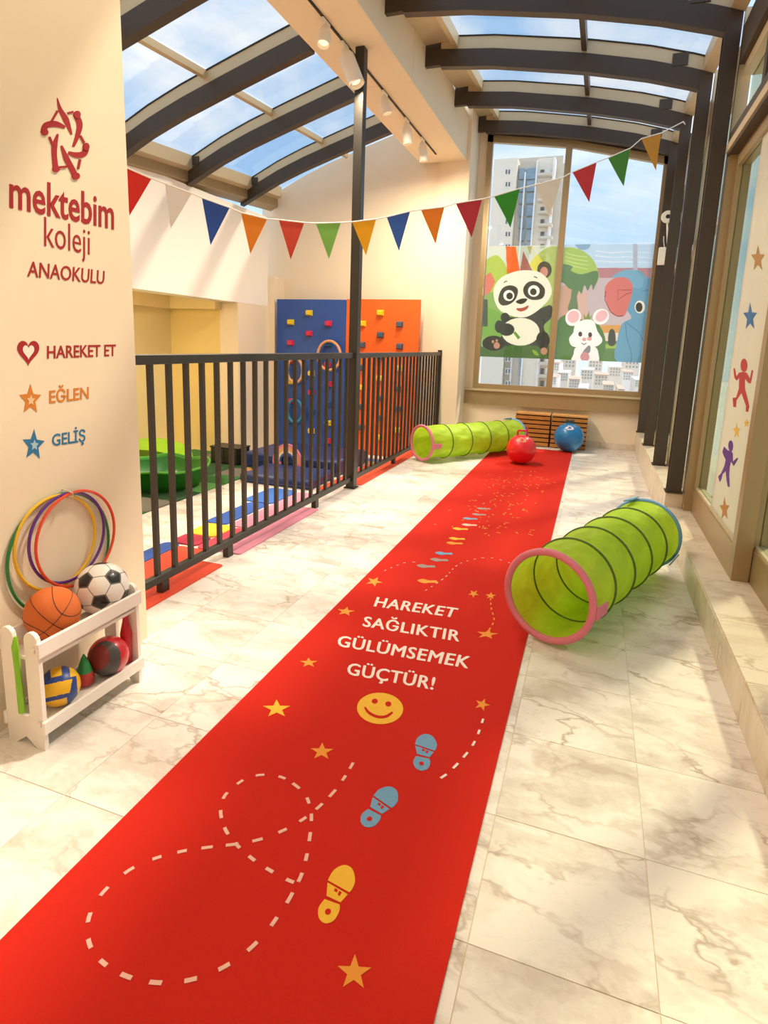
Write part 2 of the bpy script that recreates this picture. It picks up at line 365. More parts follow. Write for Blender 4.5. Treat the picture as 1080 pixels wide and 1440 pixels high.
# doors: frosted sliding leaves
FROST = film_mat('frosted film', '#F4ECE0', .05)
def leaf(name, X, y0, y1, glass, st=.09, zb=.19, zt=3.0, dx=.09, bot=.22):
    d = thing(name, (X, (y0+y1)/2, zb), kind='structure')
    b = MB(); b.box(X, X+dx, y0, y0+st, zb, zt); b.build('stile', ALU, d, smooth=False)
    b = MB(); b.box(X, X+dx, y1-st*.6, y1, zb, zt); b.build('stile', ALU, d, smooth=False)
    B(X, X+dx, y0+st, y1-st*.6, zb, zb+bot-.02).build('bottom_rail', ALU, d, smooth=False)
    B(X+.01, X+dx-.02, y0+st, y1-st*.6, zb+bot-.02, zb+bot).build('glazing_bead', ALUL, d, smooth=False)
    B(X, X+dx, y0+st, y1-st*.6, zt-.09, zt).build('top_rail', ALU, d, smooth=False)
    B(X+.03, X+.038, y0+st, y1-st*.6, zb+bot, zt-.09).build('glass_pane', glass, d, smooth=False)
    return d
d2 = leaf('door_1', .87, 3.83, 5.46, GREENG, st=.09)
B(.893, .899, 3.92, 4.79, .41, 2.91).build('frosted_film', FROST, d2, smooth=False)
B(.90, .915, 4.78, 4.80, .41, 2.91).build('glazing_seam', ALUL, d2, smooth=False)
B(.812, .96, 5.46, 5.54, .19, 3.0).build('door_jamb', ALU, wr, smooth=False, origin=(.88, 5.5, .19))
d3 = leaf('door_2', .965, 2.72, 3.915, GREENG)
d4 = leaf('door_3', .965, 1.5, 2.70, GREENG)
d5 = leaf('door_4', .965, .2, 1.48, GREENG)
d6 = leaf('door_5', .965, -1.5, .18, GREENG)
XS = .892
def DX(pts): return [at_x(x, y, XS) for x, y in pts]
STK = {}
def sticker(name, polys, col, label):
    flat(name, [DX(p) for p in polys], mat('sticker '+col, col, .5, var=.01), d2, (-1, 0, 0), .0015, label=label)
sticker('star_sticker', [star_px(1066, 364, 10, 19)], '#A8761F', 'ochre star sticker, topmost on the frosted leaf')
sticker('star_sticker', [star_px(1055, 446, 10, 20)], '#2268A8', 'blue star sticker')
sticker('star_sticker', [star_px(1019, 716, 7, 17)], '#B97A22', 'ochre star sticker near the bottom of the frosted leaf')
sticker('star_sticker', [star_px(1036, 606, 5, 11), star_px(1050, 595, 4, 6)], '#E2B83F', 'faint yellow star sticker')
z2 = lambda L: [(880+x/5.143, 420+y/5.143) for x, y in L]
sticker('runner_sticker', [z2(ell_px(856, 482, 24, 48)), z2([(822, 535), (845, 530), (875, 535), (900, 580), (912, 515), (922, 520), (905, 612), (890, 612), (862, 575), (862, 650), (885, 740), (893, 780), (885, 820), (870, 815), (872, 775), (838, 680), (800, 735), (797, 785), (780, 782), (775, 718), (800, 715), (820, 650), (822, 570), (805, 592), (788, 575), (780, 505), (790, 503), (800, 565)])], '#B5201F', 'red running child sticker')
sticker('runner_sticker', [z2(ell_px(760, 1065, 17, 40)), z2([(735, 1095), (765, 1105), (775, 1120), (775, 1180), (808, 1150), (812, 1158), (782, 1210), (762, 1175), (752, 1215), (748, 1280), (752, 1360), (740, 1362), (730, 1310), (725, 1245), (700, 1270), (692, 1305), (680, 1325), (670, 1285), (690, 1265), (715, 1210), (725, 1165), (712, 1140), (700, 1110), (712, 1070), (722, 1080)])], '#5B2F8E', 'purple running child sticker')

# ============================================================ GLAZED ROOF
ceil = B(-2.0, 1.3, -1.6, 2.9, 3.9, 4.05).build('ceiling', CREAM, smooth=False, kind='structure')
roof = thing('glazed_ceiling', (0, 6, 4.2), kind='structure')
def swept(Xs, Y, hw, dz0, dz1, fn=rz):
    b = MB(); vs = []; fs = []
    for X in Xs:
        z = fn(X, Y); vs += [(X, Y-hw, z+dz0), (X, Y+hw, z+dz0), (X, Y+hw, z+dz1), (X, Y-hw, z+dz1)]
    for i in range(len(Xs)-1):
        a = i*4
        for k in range(4): l = (k+1) % 4; fs.append([a+k, a+l, a+4+l, a+4+k])
    fs += [[3, 2, 1, 0], [len(vs)-4, len(vs)-3, len(vs)-2, len(vs)-1]]
    return b.add(vs, [f[::-1] for f in fs])
XR = [-1.88+i*(2.67/14) for i in range(15)]; XL = [-5.3+i*(2.52/12) for i in range(13)]
RY = [4.22]+CY
for Y in RY:
    xr = XR if Y > 5 else [x for x in XR]
    rf = swept(xr, Y, .045, 0, .17).build('rafter', STEEL, roof, smooth=True, origin=(-.5, Y, 4.2))
    swept(xr, Y, .035, .17, .29).build('glazing_bar', ALUL, rf)
    swept(xr, Y, .045, .29, .302).build('gasket', GASKET, rf)
    zz = rz(.5, Y)
    B(.42, .56, Y-.05, Y-.034, zz+.17, zz+.28).build('splice_plate', STEEL, rf, smooth=False)
    B(-2.055, -1.87, Y-.03, Y+.03, rz(-1.9, Y)+.02, rz(-1.9, Y)+.24).build('bracket', STEEL, rf, smooth=False)
    # bracket post rises beside the concrete beam
for Y in (2.95, 4.22, 5.56, 6.87, 8.28):
    rf = swept(XL, Y, .05, 0, .17).build('rafter', STEEL, roof, smooth=True, origin=(-4, Y, 4))
    swept(XL, Y, .04, .17, .29).build('glazing_bar', ALUL, rf)
    swept(XL, Y, .05, .29, .302).build('gasket', GASKET, rf)
    zz = rz(-5.1, Y)
    B(-5.12, -5.0, Y-.056, Y-.04, zz+.19, zz+.29).build('splice_plate', STEEL, rf, smooth=False)
def pane(x0, x1, y0, y1, off=.30, t=.008, n=5):
    Xs = [x0+(x1-x0)*i/n for i in range(n+1)]; b = MB(); vs = []; fs = []
    for X in Xs:
        for Y in (y0, y1):
            z = rz(X, Y)+off; vs += [(X, Y, z), (X, Y, z+t)]
    for i in range(n):
        a = i*4; fs += [[a, a+2, a+6, a+4], [a+1, a+5, a+7, a+3], [a, a+4, a+5, a+1], [a+2, a+3, a+7, a+6]]
    fs += [[0, 1, 3, 2], [n*4, n*4+2, n*4+3, n*4+1]]
    return b.add(vs, fs)
YS = [2.9]+RY+[9.75]
for y0, y1 in zip(YS, YS[1:]):
    for x0, x1 in ((-1.69, -.42), (-.38, .74)):
        pane(x0, x1, y0+.01, y1-.01, .305).build('glass_pane', ROOFG, roof, smooth=False, origin=(x0, y0, 4.5))
    pane(-.425, -.375, y0+.04, y1-.04, .19, .12, 1).build('purlin', STEEL, roof, smooth=False, origin=(-.4, y0, 4.4))
    pane(-1.75, -1.69, y0+.04, y1-.04, .19, .12, 1).build('purlin', ALUL, roof, smooth=False, origin=(-1.6, y0, 4.4))
    pane(-2.055, -1.73, y0+.04, y1-.04, .26, .02, 1).build('soffit_panel', ALUL, roof, smooth=False, origin=(-1.8, y0, 4.4))
    pane(.70, .80, y0+.04, y1-.04, .17, .14, 1).build('eaves_rail', ALUL, roof, smooth=False, origin=(.8, y0, 4.1))
YL = [2.25, 2.95, 4.22, 5.56, 6.87, 8.28, 9.19]
for y0, y1 in zip(YL, YL[1:]):
    for x0, x1 in ((-5.12, -3.98), (-3.92, -2.76)):
        pane(x0, x1, y0+.01, y1-.01, .305).build('glass_pane', ROOFG, roof, smooth=False, origin=(x0, y0, 4.1))
    pane(-3.97, -3.93, y0+.04, y1-.04, .235, .065, 1).build('purlin', ALUL, roof, smooth=False, origin=(-3.95, y0, 4.1))
    pane(-5.26, -5.10, y0+.05, y1-.05, .16, .15, 1).build('eaves_rail', ALUL, roof, smooth=False, origin=(-5.2, y0, 3.6))
    pane(-5.30, -5.17, y0+.05, y1-.05, .04, .12, 1).build('gutter', ALU, roof, smooth=False, origin=(-5.2, y0, 3.5))

# ============================================================ CONCRETE BEAM, WALLS
beam = B(-2.75, -2.07, -1.6, 6.42, 4.17, 4.78).build('trim_3', [BEAMC], smooth=False, kind='structure')
B(-2.75, -2.07, 6.425, 9.16, 4.17, 4.78).build('beam_section', BEAMC, beam, smooth=False)
B(-2.07, -2.055, -1.6, 6.42, 4.172, 4.78).build('side_panel', CREAM, beam, smooth=False)
B(-2.07, -2.055, 6.428, 9.16, 4.172, 4.78).build('side_panel', CREAM, beam, smooth=False)
B(-2.45, -2.0, 9.15, 9.80, 0, 4.9).build('wall_pier', CREAM, smooth=False, kind='structure')
wl = B(-2.25, -2.0, -1.6, 2.22, 0, 4.1).build('wall_left', CREAM, smooth=False, kind='structure')
B(-2.0, -1.992, -1.6, 1.395, .0, .10).build('baseboard_left', CURB, smooth=False, kind='structure')
B(-2.26, 1.3, -1.75, -1.6, 0, 4.1).build('wall_front', CREAM, smooth=False, kind='structure')
B(-6.7, -2.25, 2.05, 2.22, SZ, 4.6).build('wall_front', CREAM, smooth=False, kind='structure')
# atrium back wall, with sloping top
pts = [(-5.5, 9.2, SZ), (-2.45, 9.2, SZ)]+[(X, 9.2, rz(X, 9.2)+.30) for X in (-2.45, -2.76, -3.2, -3.73, -4.3, -4.7, -5.2, -5.5)]
MB().prism(pts, (0, .2, 0)).build('wall_atrium', CREAM, smooth=False, kind='structure')
bulk = B(-5.5, -5.2, 2.225, 8.865, 2.042, 3.44).build('wall_bulkhead', WHITE, smooth=False, kind='structure')
B(-5.52, -5.2, 7.97, 8.87, SZ, 2.04).build('wall_pier', CREAM, smooth=False, kind='structure')
B(-5.52, -5.08, 8.87, 9.2, SZ, 2.52).build('wall_pier', CREAM, smooth=False, kind='structure')
# yellow alcove
B(-6.65, -6.45, 2.2, 8.2, SZ, 2.4).build('wall_alcove', YELLOW2, smooth=False, kind='structure')
B(-6.45, -5.52, 7.97, 8.2, SZ, 2.3).build('wall_alcove', YELLOW, smooth=False, kind='structure')
B(-6.45, -5.5, 7.82, 7.97, 1.93, 2.3).build('trim_4', YELLOW2, smooth=False, kind='structure')
B(-6.45, -6.33, 2.2, 7.82, 1.93, 2.3).build('trim_4', YELLOW2, smooth=False, kind='structure')
B(-6.65, -5.5, 2.2, 8.2, 2.3, 2.4).build('ceiling', YELLOW2, smooth=False, kind='structure')

# back wall and window
wb = B(-2.0, .72, 9.77, 9.95, 0, .86).build('wall_back', CREAM, smooth=False, kind='structure')
B(.72, 1.3, 9.77, 9.95, 0, 4.5).build('wall_back', STEEL, smooth=False, kind='structure')
B(-2.0, -1.88, 9.77, 9.95, .86, 4.9).build('wall_back', CREAM, smooth=False, kind='structure')
MB().prism([(X, 9.77, rz(X, 9.6)+.02) for X in (-1.88, -.6, .72)]+[(X, 9.77, rz(X, 9.77)+.3) for X in (.72, -.6, -1.88)], (0, .18, 0)).build('wall_back', STEEL, smooth=False, kind='structure')
bb = thing('baseboard_back', (-.6, 9.76, 0), kind='structure')
for i in range(5): B(-2.0+.54*i+.001, -2.0+.54*(i+1)-.001, 9.755, 9.77, 0, .10).build('skirting_tile', CURB, bb, smooth=False, origin=(-2.0+.54*i, 9.76, 0))
ap = B(-2.0, .70, 9.70, 9.77, .575, .80).build('trim_5', ALU, smooth=False, kind='structure')
B(-2.0, .70, 9.66, 9.77, .80, .83).build('sill_board', ALUL, ap, smooth=False)
win = thing('window_1', (-.6, 9.75, .83), kind='structure')
def wt(X): return rz(X, 9.6)+.02
B(-1.87, -1.785, 9.72, 9.80, .83, wt(-1.83)).build('frame_side', ALU, win, smooth=False)
B(.64, .72, 9.72, 9.80, .83, wt(.68)).build('frame_side', ALU, win, smooth=False)
B(-.705, -.615, 9.715, 9.80, .83, wt(-.66)).build('mullion', ALU, win, smooth=False)
MB().prism([(-1.87, 9.72, wt(-1.87)), (-.6, 9.72, wt(-.6)), (.72, 9.72, wt(.72)), (.72, 9.72, wt(.72)-.10), (-.6, 9.72, wt(-.6)-.10), (-1.87, 9.72, wt(-1.87)-.10)], (0, .08, 0)).build('frame_top', ALU, win, smooth=False)
B(-1.785, .64, 9.72, 9.80, .83, .91).build('frame_bottom', ALU, win, smooth=False)
MB().prism([(-1.785, 9.775, .91), (-.705, 9.775, .91), (-.705, 9.775, wt(-.7)-.09), (-1.785, 9.775, wt(-1.78)-.09)], (0, .006, 0)).build('glass_pane', GLASS, win, smooth=False)
MB().prism([(-.615, 9.775, .91), (.64, 9.775, .91), (.64, 9.775, wt(.64)-.09), (-.615, 9.775, wt(-.615)-.09)], (0, .006, 0)).build('glass_pane', GLASS, win, smooth=False)
B(-1.8, -1.785, 9.70, 9.72, 2.3, 2.42, .003).build('window_latch', ALUL, win)

# printed film on the window: cartoon animals in a garden
YF = 9.768
def A(x, y, l): return at_y(690+x/4.696, 340+y/4.696, YF-.0012*l)
FILM = {'L': [], 'R': []}
def film(side, name, polys, col, lay, clear=.16):
    for p in polys:
        W = [A(x, y, 0) for x, y in p]; FILM[side].append((lay, len(FILM[side]), [(v.x, v.z) for v in W], lin(col)[:3], clear))
r = lambda x0, y0, x1, y1: [(x0, y0), (x1, y0), (x1, y1), (x0, y1)]
sp = lambda P, n=4: smooth_poly(P, n)
film('L', 'film_ground', [r(-90, 330, 480, 800)], '#7FA63C', 0, .2)
film('L', 'film_ground', [r(-90, 0, 480, 330)], '#DCE3C2', 0, .6)
film('L', 'bush', [sp([(-60, 160), (20, 90), (70, 110), (110, 190), (90, 300), (-60, 330)])], '#A9C13B', 1)
film('L', 'bush', [sp([(290, 130), (350, 50), (430, 30), (480, 80), (480, 420), (380, 440), (300, 300)])], '#A8BC52', 1, .3)
film('L', 'leaf_shape', [[(-70, 250), (0, 200), (30, 260), (0, 330), (-70, 380)]], '#D4673C', 2, .25)
film('L', 'flag_shape', [[(100, 30), (165, 32), (195, 200), (108, 220)]], '#E0651F', 2, .1)
film('L', 'flag_shape', [[(215, 60), (280, 200), (190, 215)]], '#A4624A', 2, .2)
film('L', 'flag_shape', [[(305, 80), (345, 130), (300, 210), (255, 150)]], '#D6CE3B', 2, .2)
film('L', 'flag_shape', [[(240, 30), (275, 30), (262, 90)]], '#A9A24A', 2, .2)
film('L', 'leaf_shape', [sp([(-80, 440), (60, 470), (110, 600), (40, 640), (-80, 600)])], '#6FA12E', 2)
film('L', 'tree_trunk', [[(-70, 380), (-20, 380), (-20, 560), (-70, 560)]], '#3C4A2A', 2)
film('L', 'panda_ear', [ell_px(355, 185, 48, 56)], '#4F4A36', 3, .1)
film('L', 'panda_ear', [ell_px(352, 200, 26, 34)], '#C98C74', 4, .1)
film('L', 'panda_body', [sp([(70, 480), (160, 500), (330, 440), (400, 420), (400, 500), (350, 560), (380, 660), (330, 760), (60, 770), (20, 700), (80, 600)])], '#45463A', 3, .08)
film('L', 'grass', [sp([(-80, 700), (60, 690), (200, 680), (380, 690), (480, 640), (480, 800), (-80, 800)])], '#49682D', 4, .1)
film('L', 'panda_head', [sp([(18, 330), (60, 245), (150, 200), (240, 188), (330, 205), (390, 270), (400, 350), (340, 430), (240, 495), (140, 490), (50, 440)])], '#E9E4CC', 5, .06)
film('L', 'eye_patch', [sp([(50, 380), (75, 310), (130, 287), (178, 310), (170, 370), (130, 410), (75, 420)]), sp([(215, 310), (250, 265), (310, 265), (357, 310), (345, 370), (280, 385), (230, 360)])], '#4A4739', 6, .05)
film('L', 'eye_white', [ell_px(120, 355, 36, 36), ell_px(285, 325, 38, 38)], '#F6F3E6', 7, .05)
film('L', 'pupil', [ell_px(125, 358, 22, 23), ell_px(282, 330, 22, 23)], '#4A4434', 8, .03)
film('L', 'nose', [sp([(165, 395), (205, 375), (242, 378), (225, 402), (195, 412)])], '#46402F', 6, .05)
film('L', 'mouth', [sp([(170, 440), (210, 436), (250, 420), (240, 445), (205, 460), (180, 455)])], '#A9583E', 6, .05)
film('L', 'eyebrow', [stroke([(88, 272), (98, 260), (110, 262)], 7), stroke([(285, 230), (300, 234), (308, 240)], 7)], '#5A5236', 6, .05)
film('L', 'panda_belly', [ell_px(197, 594, 126, 92)], '#E3E2C6', 5, .08)
film('L', 'panda_arm', [ell_px(55, 560, 28, 42), ell_px(105, 580, 52, 42), ell_px(95, 500, 30, 32)], '#44463A', 6, .05)
film('L', 'bamboo', [[(148, 600), (163, 592), (197, 632), (180, 645)]], '#6A9440', 7, .05)
film('L', 'panda_foot', [ell_px(20, 670, 75, 50), ell_px(345, 650, 45, 60)], '#403F33', 5, .05)
film('L', 'paw_pad', [ell_px(40, 685, 20, 22), ell_px(15, 660, 9, 10), ell_px(40, 652, 8, 9), ell_px(352, 722, 22, 24)], '#B9896B', 6, .05)
film('L', 'leaf_shape', [sp([(275, 715), (300, 722), (318, 750), (290, 745)])], '#86A53A', 6, .05)
# right pane
film('R', 'film_ground', [r(430, 15, 1140, 172)], '#B9CBD0', 0, .45)
film('R', 'sky_streak', [stroke(smooth_poly([(690, 60+i*32), (800, 72+i*30), (930, 66+i*33), (1080, 78+i*30)], 4, False), 6) for i in range(3)], '#DDE7E4', 1, .3)
film('R', 'film_post', [r(940, 15, 970, 190)], '#A8A6A4', 2, .3)
film('R', 'cloud_shape', [sp([(560, 14), (655, 14), (640, 48), (590, 52)])], '#7FA0AE', 1, .2)
film('R', 'awning_band', [r(430, 172, 1140, 238)], '#B5766C', 0, .15)
film('R', 'film_wall', [r(430, 238, 1140, 552)], '#C3A79A', 0, .25)
film('R', 'film_wall_panel', [r(430, 290, 540, 560)], '#C4905E', 1, .2)
film('R', 'film_wall_panel', [r(570, 330, 640, 560)], '#D19B6C', 1, .3)
film('R', 'bench_band', [r(640, 550, 1140, 602)], '#D59A3B', 1, .1)
film('R', 'bench_band', [r(640, 602, 1140, 660)], '#DDD1B3', 1, .2)
film('R', 'grass', [r(420, 655, 1140, 820)], '#5F7F35', 2, .1)
film('R', 'grass', [r(420, 675, 1140, 705)], '#9BB43A', 3, .1)
film('R', 'tree_canopy', [sp([(470, 50), (520, 35), (600, 55), (670, 110), (705, 180), (712, 250), (640, 290), (540, 260), (440, 240), (440, 90)])], '#A3BA37', 3, .15)
film('R', 'tree_streak', [stroke(smooth_poly([(490, 70+i*26), (560, 92+i*24), (640, 100+i*27)], 3, False), 5) for i in range(4)], '#C8D660', 4, .2)
film('R', 'tree_foliage', [sp([(440, 150), (540, 160), (530, 190), (600, 215), (700, 190), (710, 240), (690, 290), (675, 320), (665, 280), (640, 325), (620, 285), (600, 345), (580, 320), (520, 310), (480, 270), (440, 260)], 3)], '#5C7A33', 4, .12)
film('R', 'tree_trunk', [sp([(540, 300), (590, 300), (570, 360), (575, 450), (510, 450), (530, 370)])], '#66793C', 3, .12)
film('R', 'bush', [sp([(430, 560), (500, 480), (620, 520), (700, 530), (760, 660), (700, 800), (430, 800)])], '#587A38', 4, .08)
film('R', 'tuft', [[(610, 470), (630, 500), (650, 455), (655, 500), (675, 480), (650, 530), (620, 525)]], '#7F8F3A', 5, .08)
film('R', 'fence_post', [sp([(780, 600), (800, 575), (822, 600), (822, 680), (778, 680)])], '#4E4A38', 4, .08)
film('R', 'rabbit_ear', [ell_px(545, 500, 50, 58, .5), ell_px(728, 495, 56, 50, -.7)], '#EFEDE6', 6, .05)
film('R', 'rabbit_inner_ear', [ell_px(546, 495, 38, 42, .5), ell_px(732, 490, 44, 34, -.7)], '#E7B6B4', 7, .05)
film('R', 'rabbit_head', [sp([(560, 545), (620, 515), (680, 525), (705, 590), (738, 650), (700, 690), (620, 695), (540, 690), (518, 640), (545, 600)])], '#F2EEE6', 7, .05)
film('R', 'rabbit_eye', [ell_px(592, 608, 18, 22), ell_px(657, 612, 18, 22)], '#F8F6F0', 8, .05)
film('R', 'rabbit_pupil', [ell_px(592, 610, 13, 17), ell_px(657, 614, 13, 17)], '#5E4A40', 9, .03)
film('R', 'rabbit_nose', [ell_px(618, 645, 14, 12), ell_px(652, 640, 16, 14)], '#DB9C98', 8, .05)
film('R', 'rabbit_mouth', [stroke([(600, 668), (616, 680), (632, 668)], 6)], '#74544A', 8, .03)
film('R', 'rabbit_body', [sp([(560, 700), (620, 690), (690, 695), (712, 740), (700, 800), (540, 800), (548, 740)])], '#EFEBE4', 7, .05)
film('R', 'rabbit_toy', [sp([(605, 735), (645, 685), (660, 700), (650, 735)])], '#8C8A86', 8, .05)
film('R', 'rabbit_toy', [ell_px(622, 760, 30, 32)], '#C98E88', 8, .05)
film('R', 'elephant_body', [sp([(840, 800), (838, 640), (870, 540), (930, 500), (880, 420), (880, 300), (900, 210), (985, 190), (1040, 240), (1140, 240), (1140, 820)])], '#6F9FB5', 5, .06)
film('R', 'elephant_head', [sp([(800, 235), (870, 190), (950, 188), (1005, 240), (1000, 300), (940, 300), (870, 240)])], '#7BA9BD', 6, .06)
film('R', 'elephant_ear', [sp([(752, 330), (775, 270), (830, 237), (900, 240), (938, 290), (930, 360), (905, 440), (880, 490), (830, 492), (780, 450)])], '#D27668', 7, .06)
film('R', 'ear_fold', [stroke([(760, 325), (752, 380), (790, 460), (835, 492), (875, 488)], 5), stroke([(935, 320), (840, 318), (840, 385), (895, 345), (932, 335)], 4)], '#7E4740', 8, .05)
film('R', 'elephant_eye', [ell_px(985, 430, 34, 42)], '#EFE9D3', 7, .05)
film('R', 'elephant_pupil', [ell_px(980, 432, 23, 32)], '#4B4634', 8, .03)
film('R', 'elephant_outline', [stroke(smooth_poly([(895, 530), (930, 560), (980, 600), (1010, 660)], 4, False), 5), stroke(smooth_poly([(890, 540), (900, 640), (930, 740), (925, 800)], 4, False), 5), stroke([(1000, 330), (1030, 318), (1060, 322)], 5)], '#4F7F96', 7, .05)

import numpy as np
fm = bpy.data.materials.new('printed window film'); fm.use_nodes = True; n_ = fm.node_tree; n_.nodes.clear()
o_ = n_.nodes.new('ShaderNodeOutputMaterial'); at_ = n_.nodes.new('ShaderNodeAttribute'); at_.attribute_name = 'print'
d_ = n_.nodes.new('ShaderNodeBsdfDiffuse'); t_ = n_.nodes.new('ShaderNodeBsdfTranslucent'); p_ = n_.nodes.new('ShaderNodeBsdfTransparent')
n_.links.new(at_.outputs['Color'], d_.inputs[0]); n_.links.new(at_.outputs['Color'], t_.inputs[0])
m1_ = n_.nodes.new('ShaderNodeMixShader'); m1_.inputs[0].default_value = .62; n_.links.new(d_.outputs[0], m1_.inputs[1]); n_.links.new(t_.outputs[0], m1_.inputs[2])
m2_ = n_.nodes.new('ShaderNodeMixShader'); n_.links.new(at_.outputs['Alpha'], m2_.inputs[0]); n_.links.new(p_.outputs[0], m2_.inputs[1]); n_.links.new(m1_.outputs[0], m2_.inputs[2]); n_.links.new(m2_.outputs[0], o_.inputs[0])
def film_sheet(side, X0, X1, label):
    Z0, Z1 = 1.345, 3.06; st = .006; nx = int((X1-X0)/st); nz = int((Z1-Z0)/st); SS = 2
    xs = X0+(np.arange(nx*SS)+.5)*(X1-X0)/(nx*SS); zs = Z0+(np.arange(nz*SS)+.5)*(Z1-Z0)/(nz*SS); XX, ZZ = np.meshgrid(xs, zs)
    C = np.ones((nz*SS, nx*SS, 4)); C[..., 3] = .3
    for lay, _, P, col, clear in sorted(FILM[side], key=lambda q: (q[0], q[1])):
        ins = np.zeros(XX.shape, bool); n = len(P)
        for i in range(n):
            (xa, za), (xb, zb) = P[i-1], P[i]
            if za == zb: continue
            cnd = ((za > ZZ) != (zb > ZZ)) & (XX < (xb-xa)*(ZZ-za)/(zb-za)+xa); ins ^= cnd
        C[ins] = (*col, 1-clear*.8)
    C = C.reshape(nz, SS, nx, SS, 4).mean(axis=(1, 3))
    vx = X0+np.arange(nx+1)*(X1-X0)/nx; vz = Z0+np.arange(nz+1)*(Z1-Z0)/nz
    V = [(x, YF, z) for z in vz for x in vx]; Fc = [(j*(nx+1)+i, j*(nx+1)+i+1, (j+1)*(nx+1)+i+1, (j+1)*(nx+1)+i) for j in range(nz) for i in range(nx)]
    o = MB().add(V, Fc).build('window_film', fm, win, smooth=False, label=label, origin=((X0+X1)/2, YF, Z0))
    ca = o.data.color_attributes.new('print', 'FLOAT_COLOR', 'CORNER'); ca.data.foreach_set('color', np.repeat(C.reshape(-1, 4), 4, axis=0).ravel())
film_sheet('L', -1.783, -.707, 'printed film with a smiling panda among leaves')
film_sheet('R', -.613, .638, 'printed film with white rabbit and blue elephant')

# ============================================================ OUTDOORS
HAZE = mat('pale render', '#EDE3D3', .9, var=.03, scale=.2)
TOWER = mat('tower render', '#F3E6D0', .9, var=.04, scale=.1); TOWER2 = mat('tower grey render', '#D9CCB8', .9, var=.04, scale=.1)
TGL = mat('tower glass', '#8FA3AE', .2, .0, var=.25, scale=.6, spec=.8); TWIN = mat('dark window', '#6B6A66', .3); TFR = mat('white window frame', '#F5F1EA', .6)
B(-700, 700, 14, 900, -34.2, -34).build('ground', mat('pale ground', '#DDD6C8', .95, var=.1, scale=.02), smooth=False, kind='structure')
D0 = 130.0
tw = thing('apartment_tower', (at_y(740, 500, D0).x, D0, -34), 'tall beige apartment tower behind the left window pane', 'building')
def TP(x, y, d=0): return at_y(x, y, D0+d)
def tbox(name, xa, xb, yt, m, d0=0, depth=14, zb=-34, yb=None, par=None):
    a = TP(xa, yt); b = TP(xb, yt); z0 = zb if yb is None else TP(xa, yb).z
    return B(a.x, b.x, D0+d0, D0+d0+depth, z0, max(a.z, b.z)).build(name, m, par or tw, smooth=False, origin=(a.x, D0+d0, z0))
tbox('wall_block', 695, 728, 224, TOWER, 0)
tbox('penthouse', 703, 790, 214, TOWER2, 5, 10)
tbox('stair_glazing', 728, 757, 228, TOWER2, 2)
tbox('wall_block', 757, 780, 222, TOWER, .5)
tbox('wall_block', 780, 794, 224, TOWER2, 3)
tbox('wall_fin', 779, 782, 222, TFR, -.6, 3)
tbox('wall_fin', 755, 757, 226, TFR, -.4, 2)
tbox('wall_fin', 737, 739, 240, TFR, .9, 2)
for k in range(19):
    y = 238+k*17.5
    for x in (712.5, 716.5):
        f = tbox('window', x-1.7, x+1.7, y, TFR, -.12, .2, yb=y+8)
        tbox('pane', x-1.0, x+1.0, y+.9, TWIN, -.2, .1, yb=y+7, par=f)
    tbox('glass_bay', 729, 736.5, y-4, TGL, 1.5, .6, yb=y+11)
    tbox('glass_bay', 739.5, 754.5, y-4, TGL, 1.5, .6, yb=y+11)
    bl = tbox('balcony', 757.5, 777, y+9, TOWER2, -2.0, 2.5, yb=y+12)
    tbox('balcony_window', 760, 765, y, TWIN, .35, .2, yb=y+8)
    tbox('balcony_window', 767, 774, y, TFR, .35, .2, yb=y+8)
hs = [(776, 530, 14, 95), (792, 524, 15, 120), (808, 533, 16, 90), (826, 520, 18, 140), (846, 527, 20, 110), (866, 516, 18, 150), (884, 523, 16, 120), (900, 534, 14, 95), (856, 541, 16, 80), (820, 545, 14, 75), (838, 506, 20, 190), (800, 500, 22, 210), (780, 510, 14, 170), (890, 502, 22, 200), (874, 547, 10, 76)]
LB = ['low cream house roof at the left edge of the right pane', 'pale house behind the white rabbit film', 'cream flat-roofed house below the rabbit', 'wide pale house beneath the green film hill', 'white house near the middle of the right pane', 'pale block below the elephant film', 'cream house below the elephant', 'small pale house beside the right window frame', 'low white house with square roof close to the window', 'low white house nearest the window sill', 'distant pale block behind the middle houses', 'distant cream block behind the rabbit film', 'distant pale block beside the window mullion', 'distant pale block beside the right frame', 'tiny white house at the lower right']
for i, (x, y, wpx, d) in enumerate(hs):
    a = at_y(x-wpx/2, y, d); b = at_y(x+wpx/2, y, d); dep = d*.12
    h = thing('house', ((a.x+b.x)/2, d, -34), LB[i], 'house', 'houses beyond the right window pane')
    B(a.x, b.x, d, d+dep, -34, a.z).build('wall', HAZE if i % 3 else TFR, h, smooth=False)
    s_ = (b.x-a.x)
    B(a.x-.02*s_, b.x+.02*s_, d-.3, d+dep, a.z, a.z+.05*s_).build('roof_slab', TFR if i % 2 else mat('pale roof', '#D8B9A2', .9), h, smooth=False)
    for q in range(4):
        for t in range(3):
            xx = a.x+s_*(.12+.22*q); zz = a.z-s_*(.22+.25*t)
            B(xx, xx+s_*.1, d-.12, d, zz, zz+s_*.13).build('window', mat('soft grey window', '#A9A79F', .5), h, smooth=False, origin=(xx, d, zz))

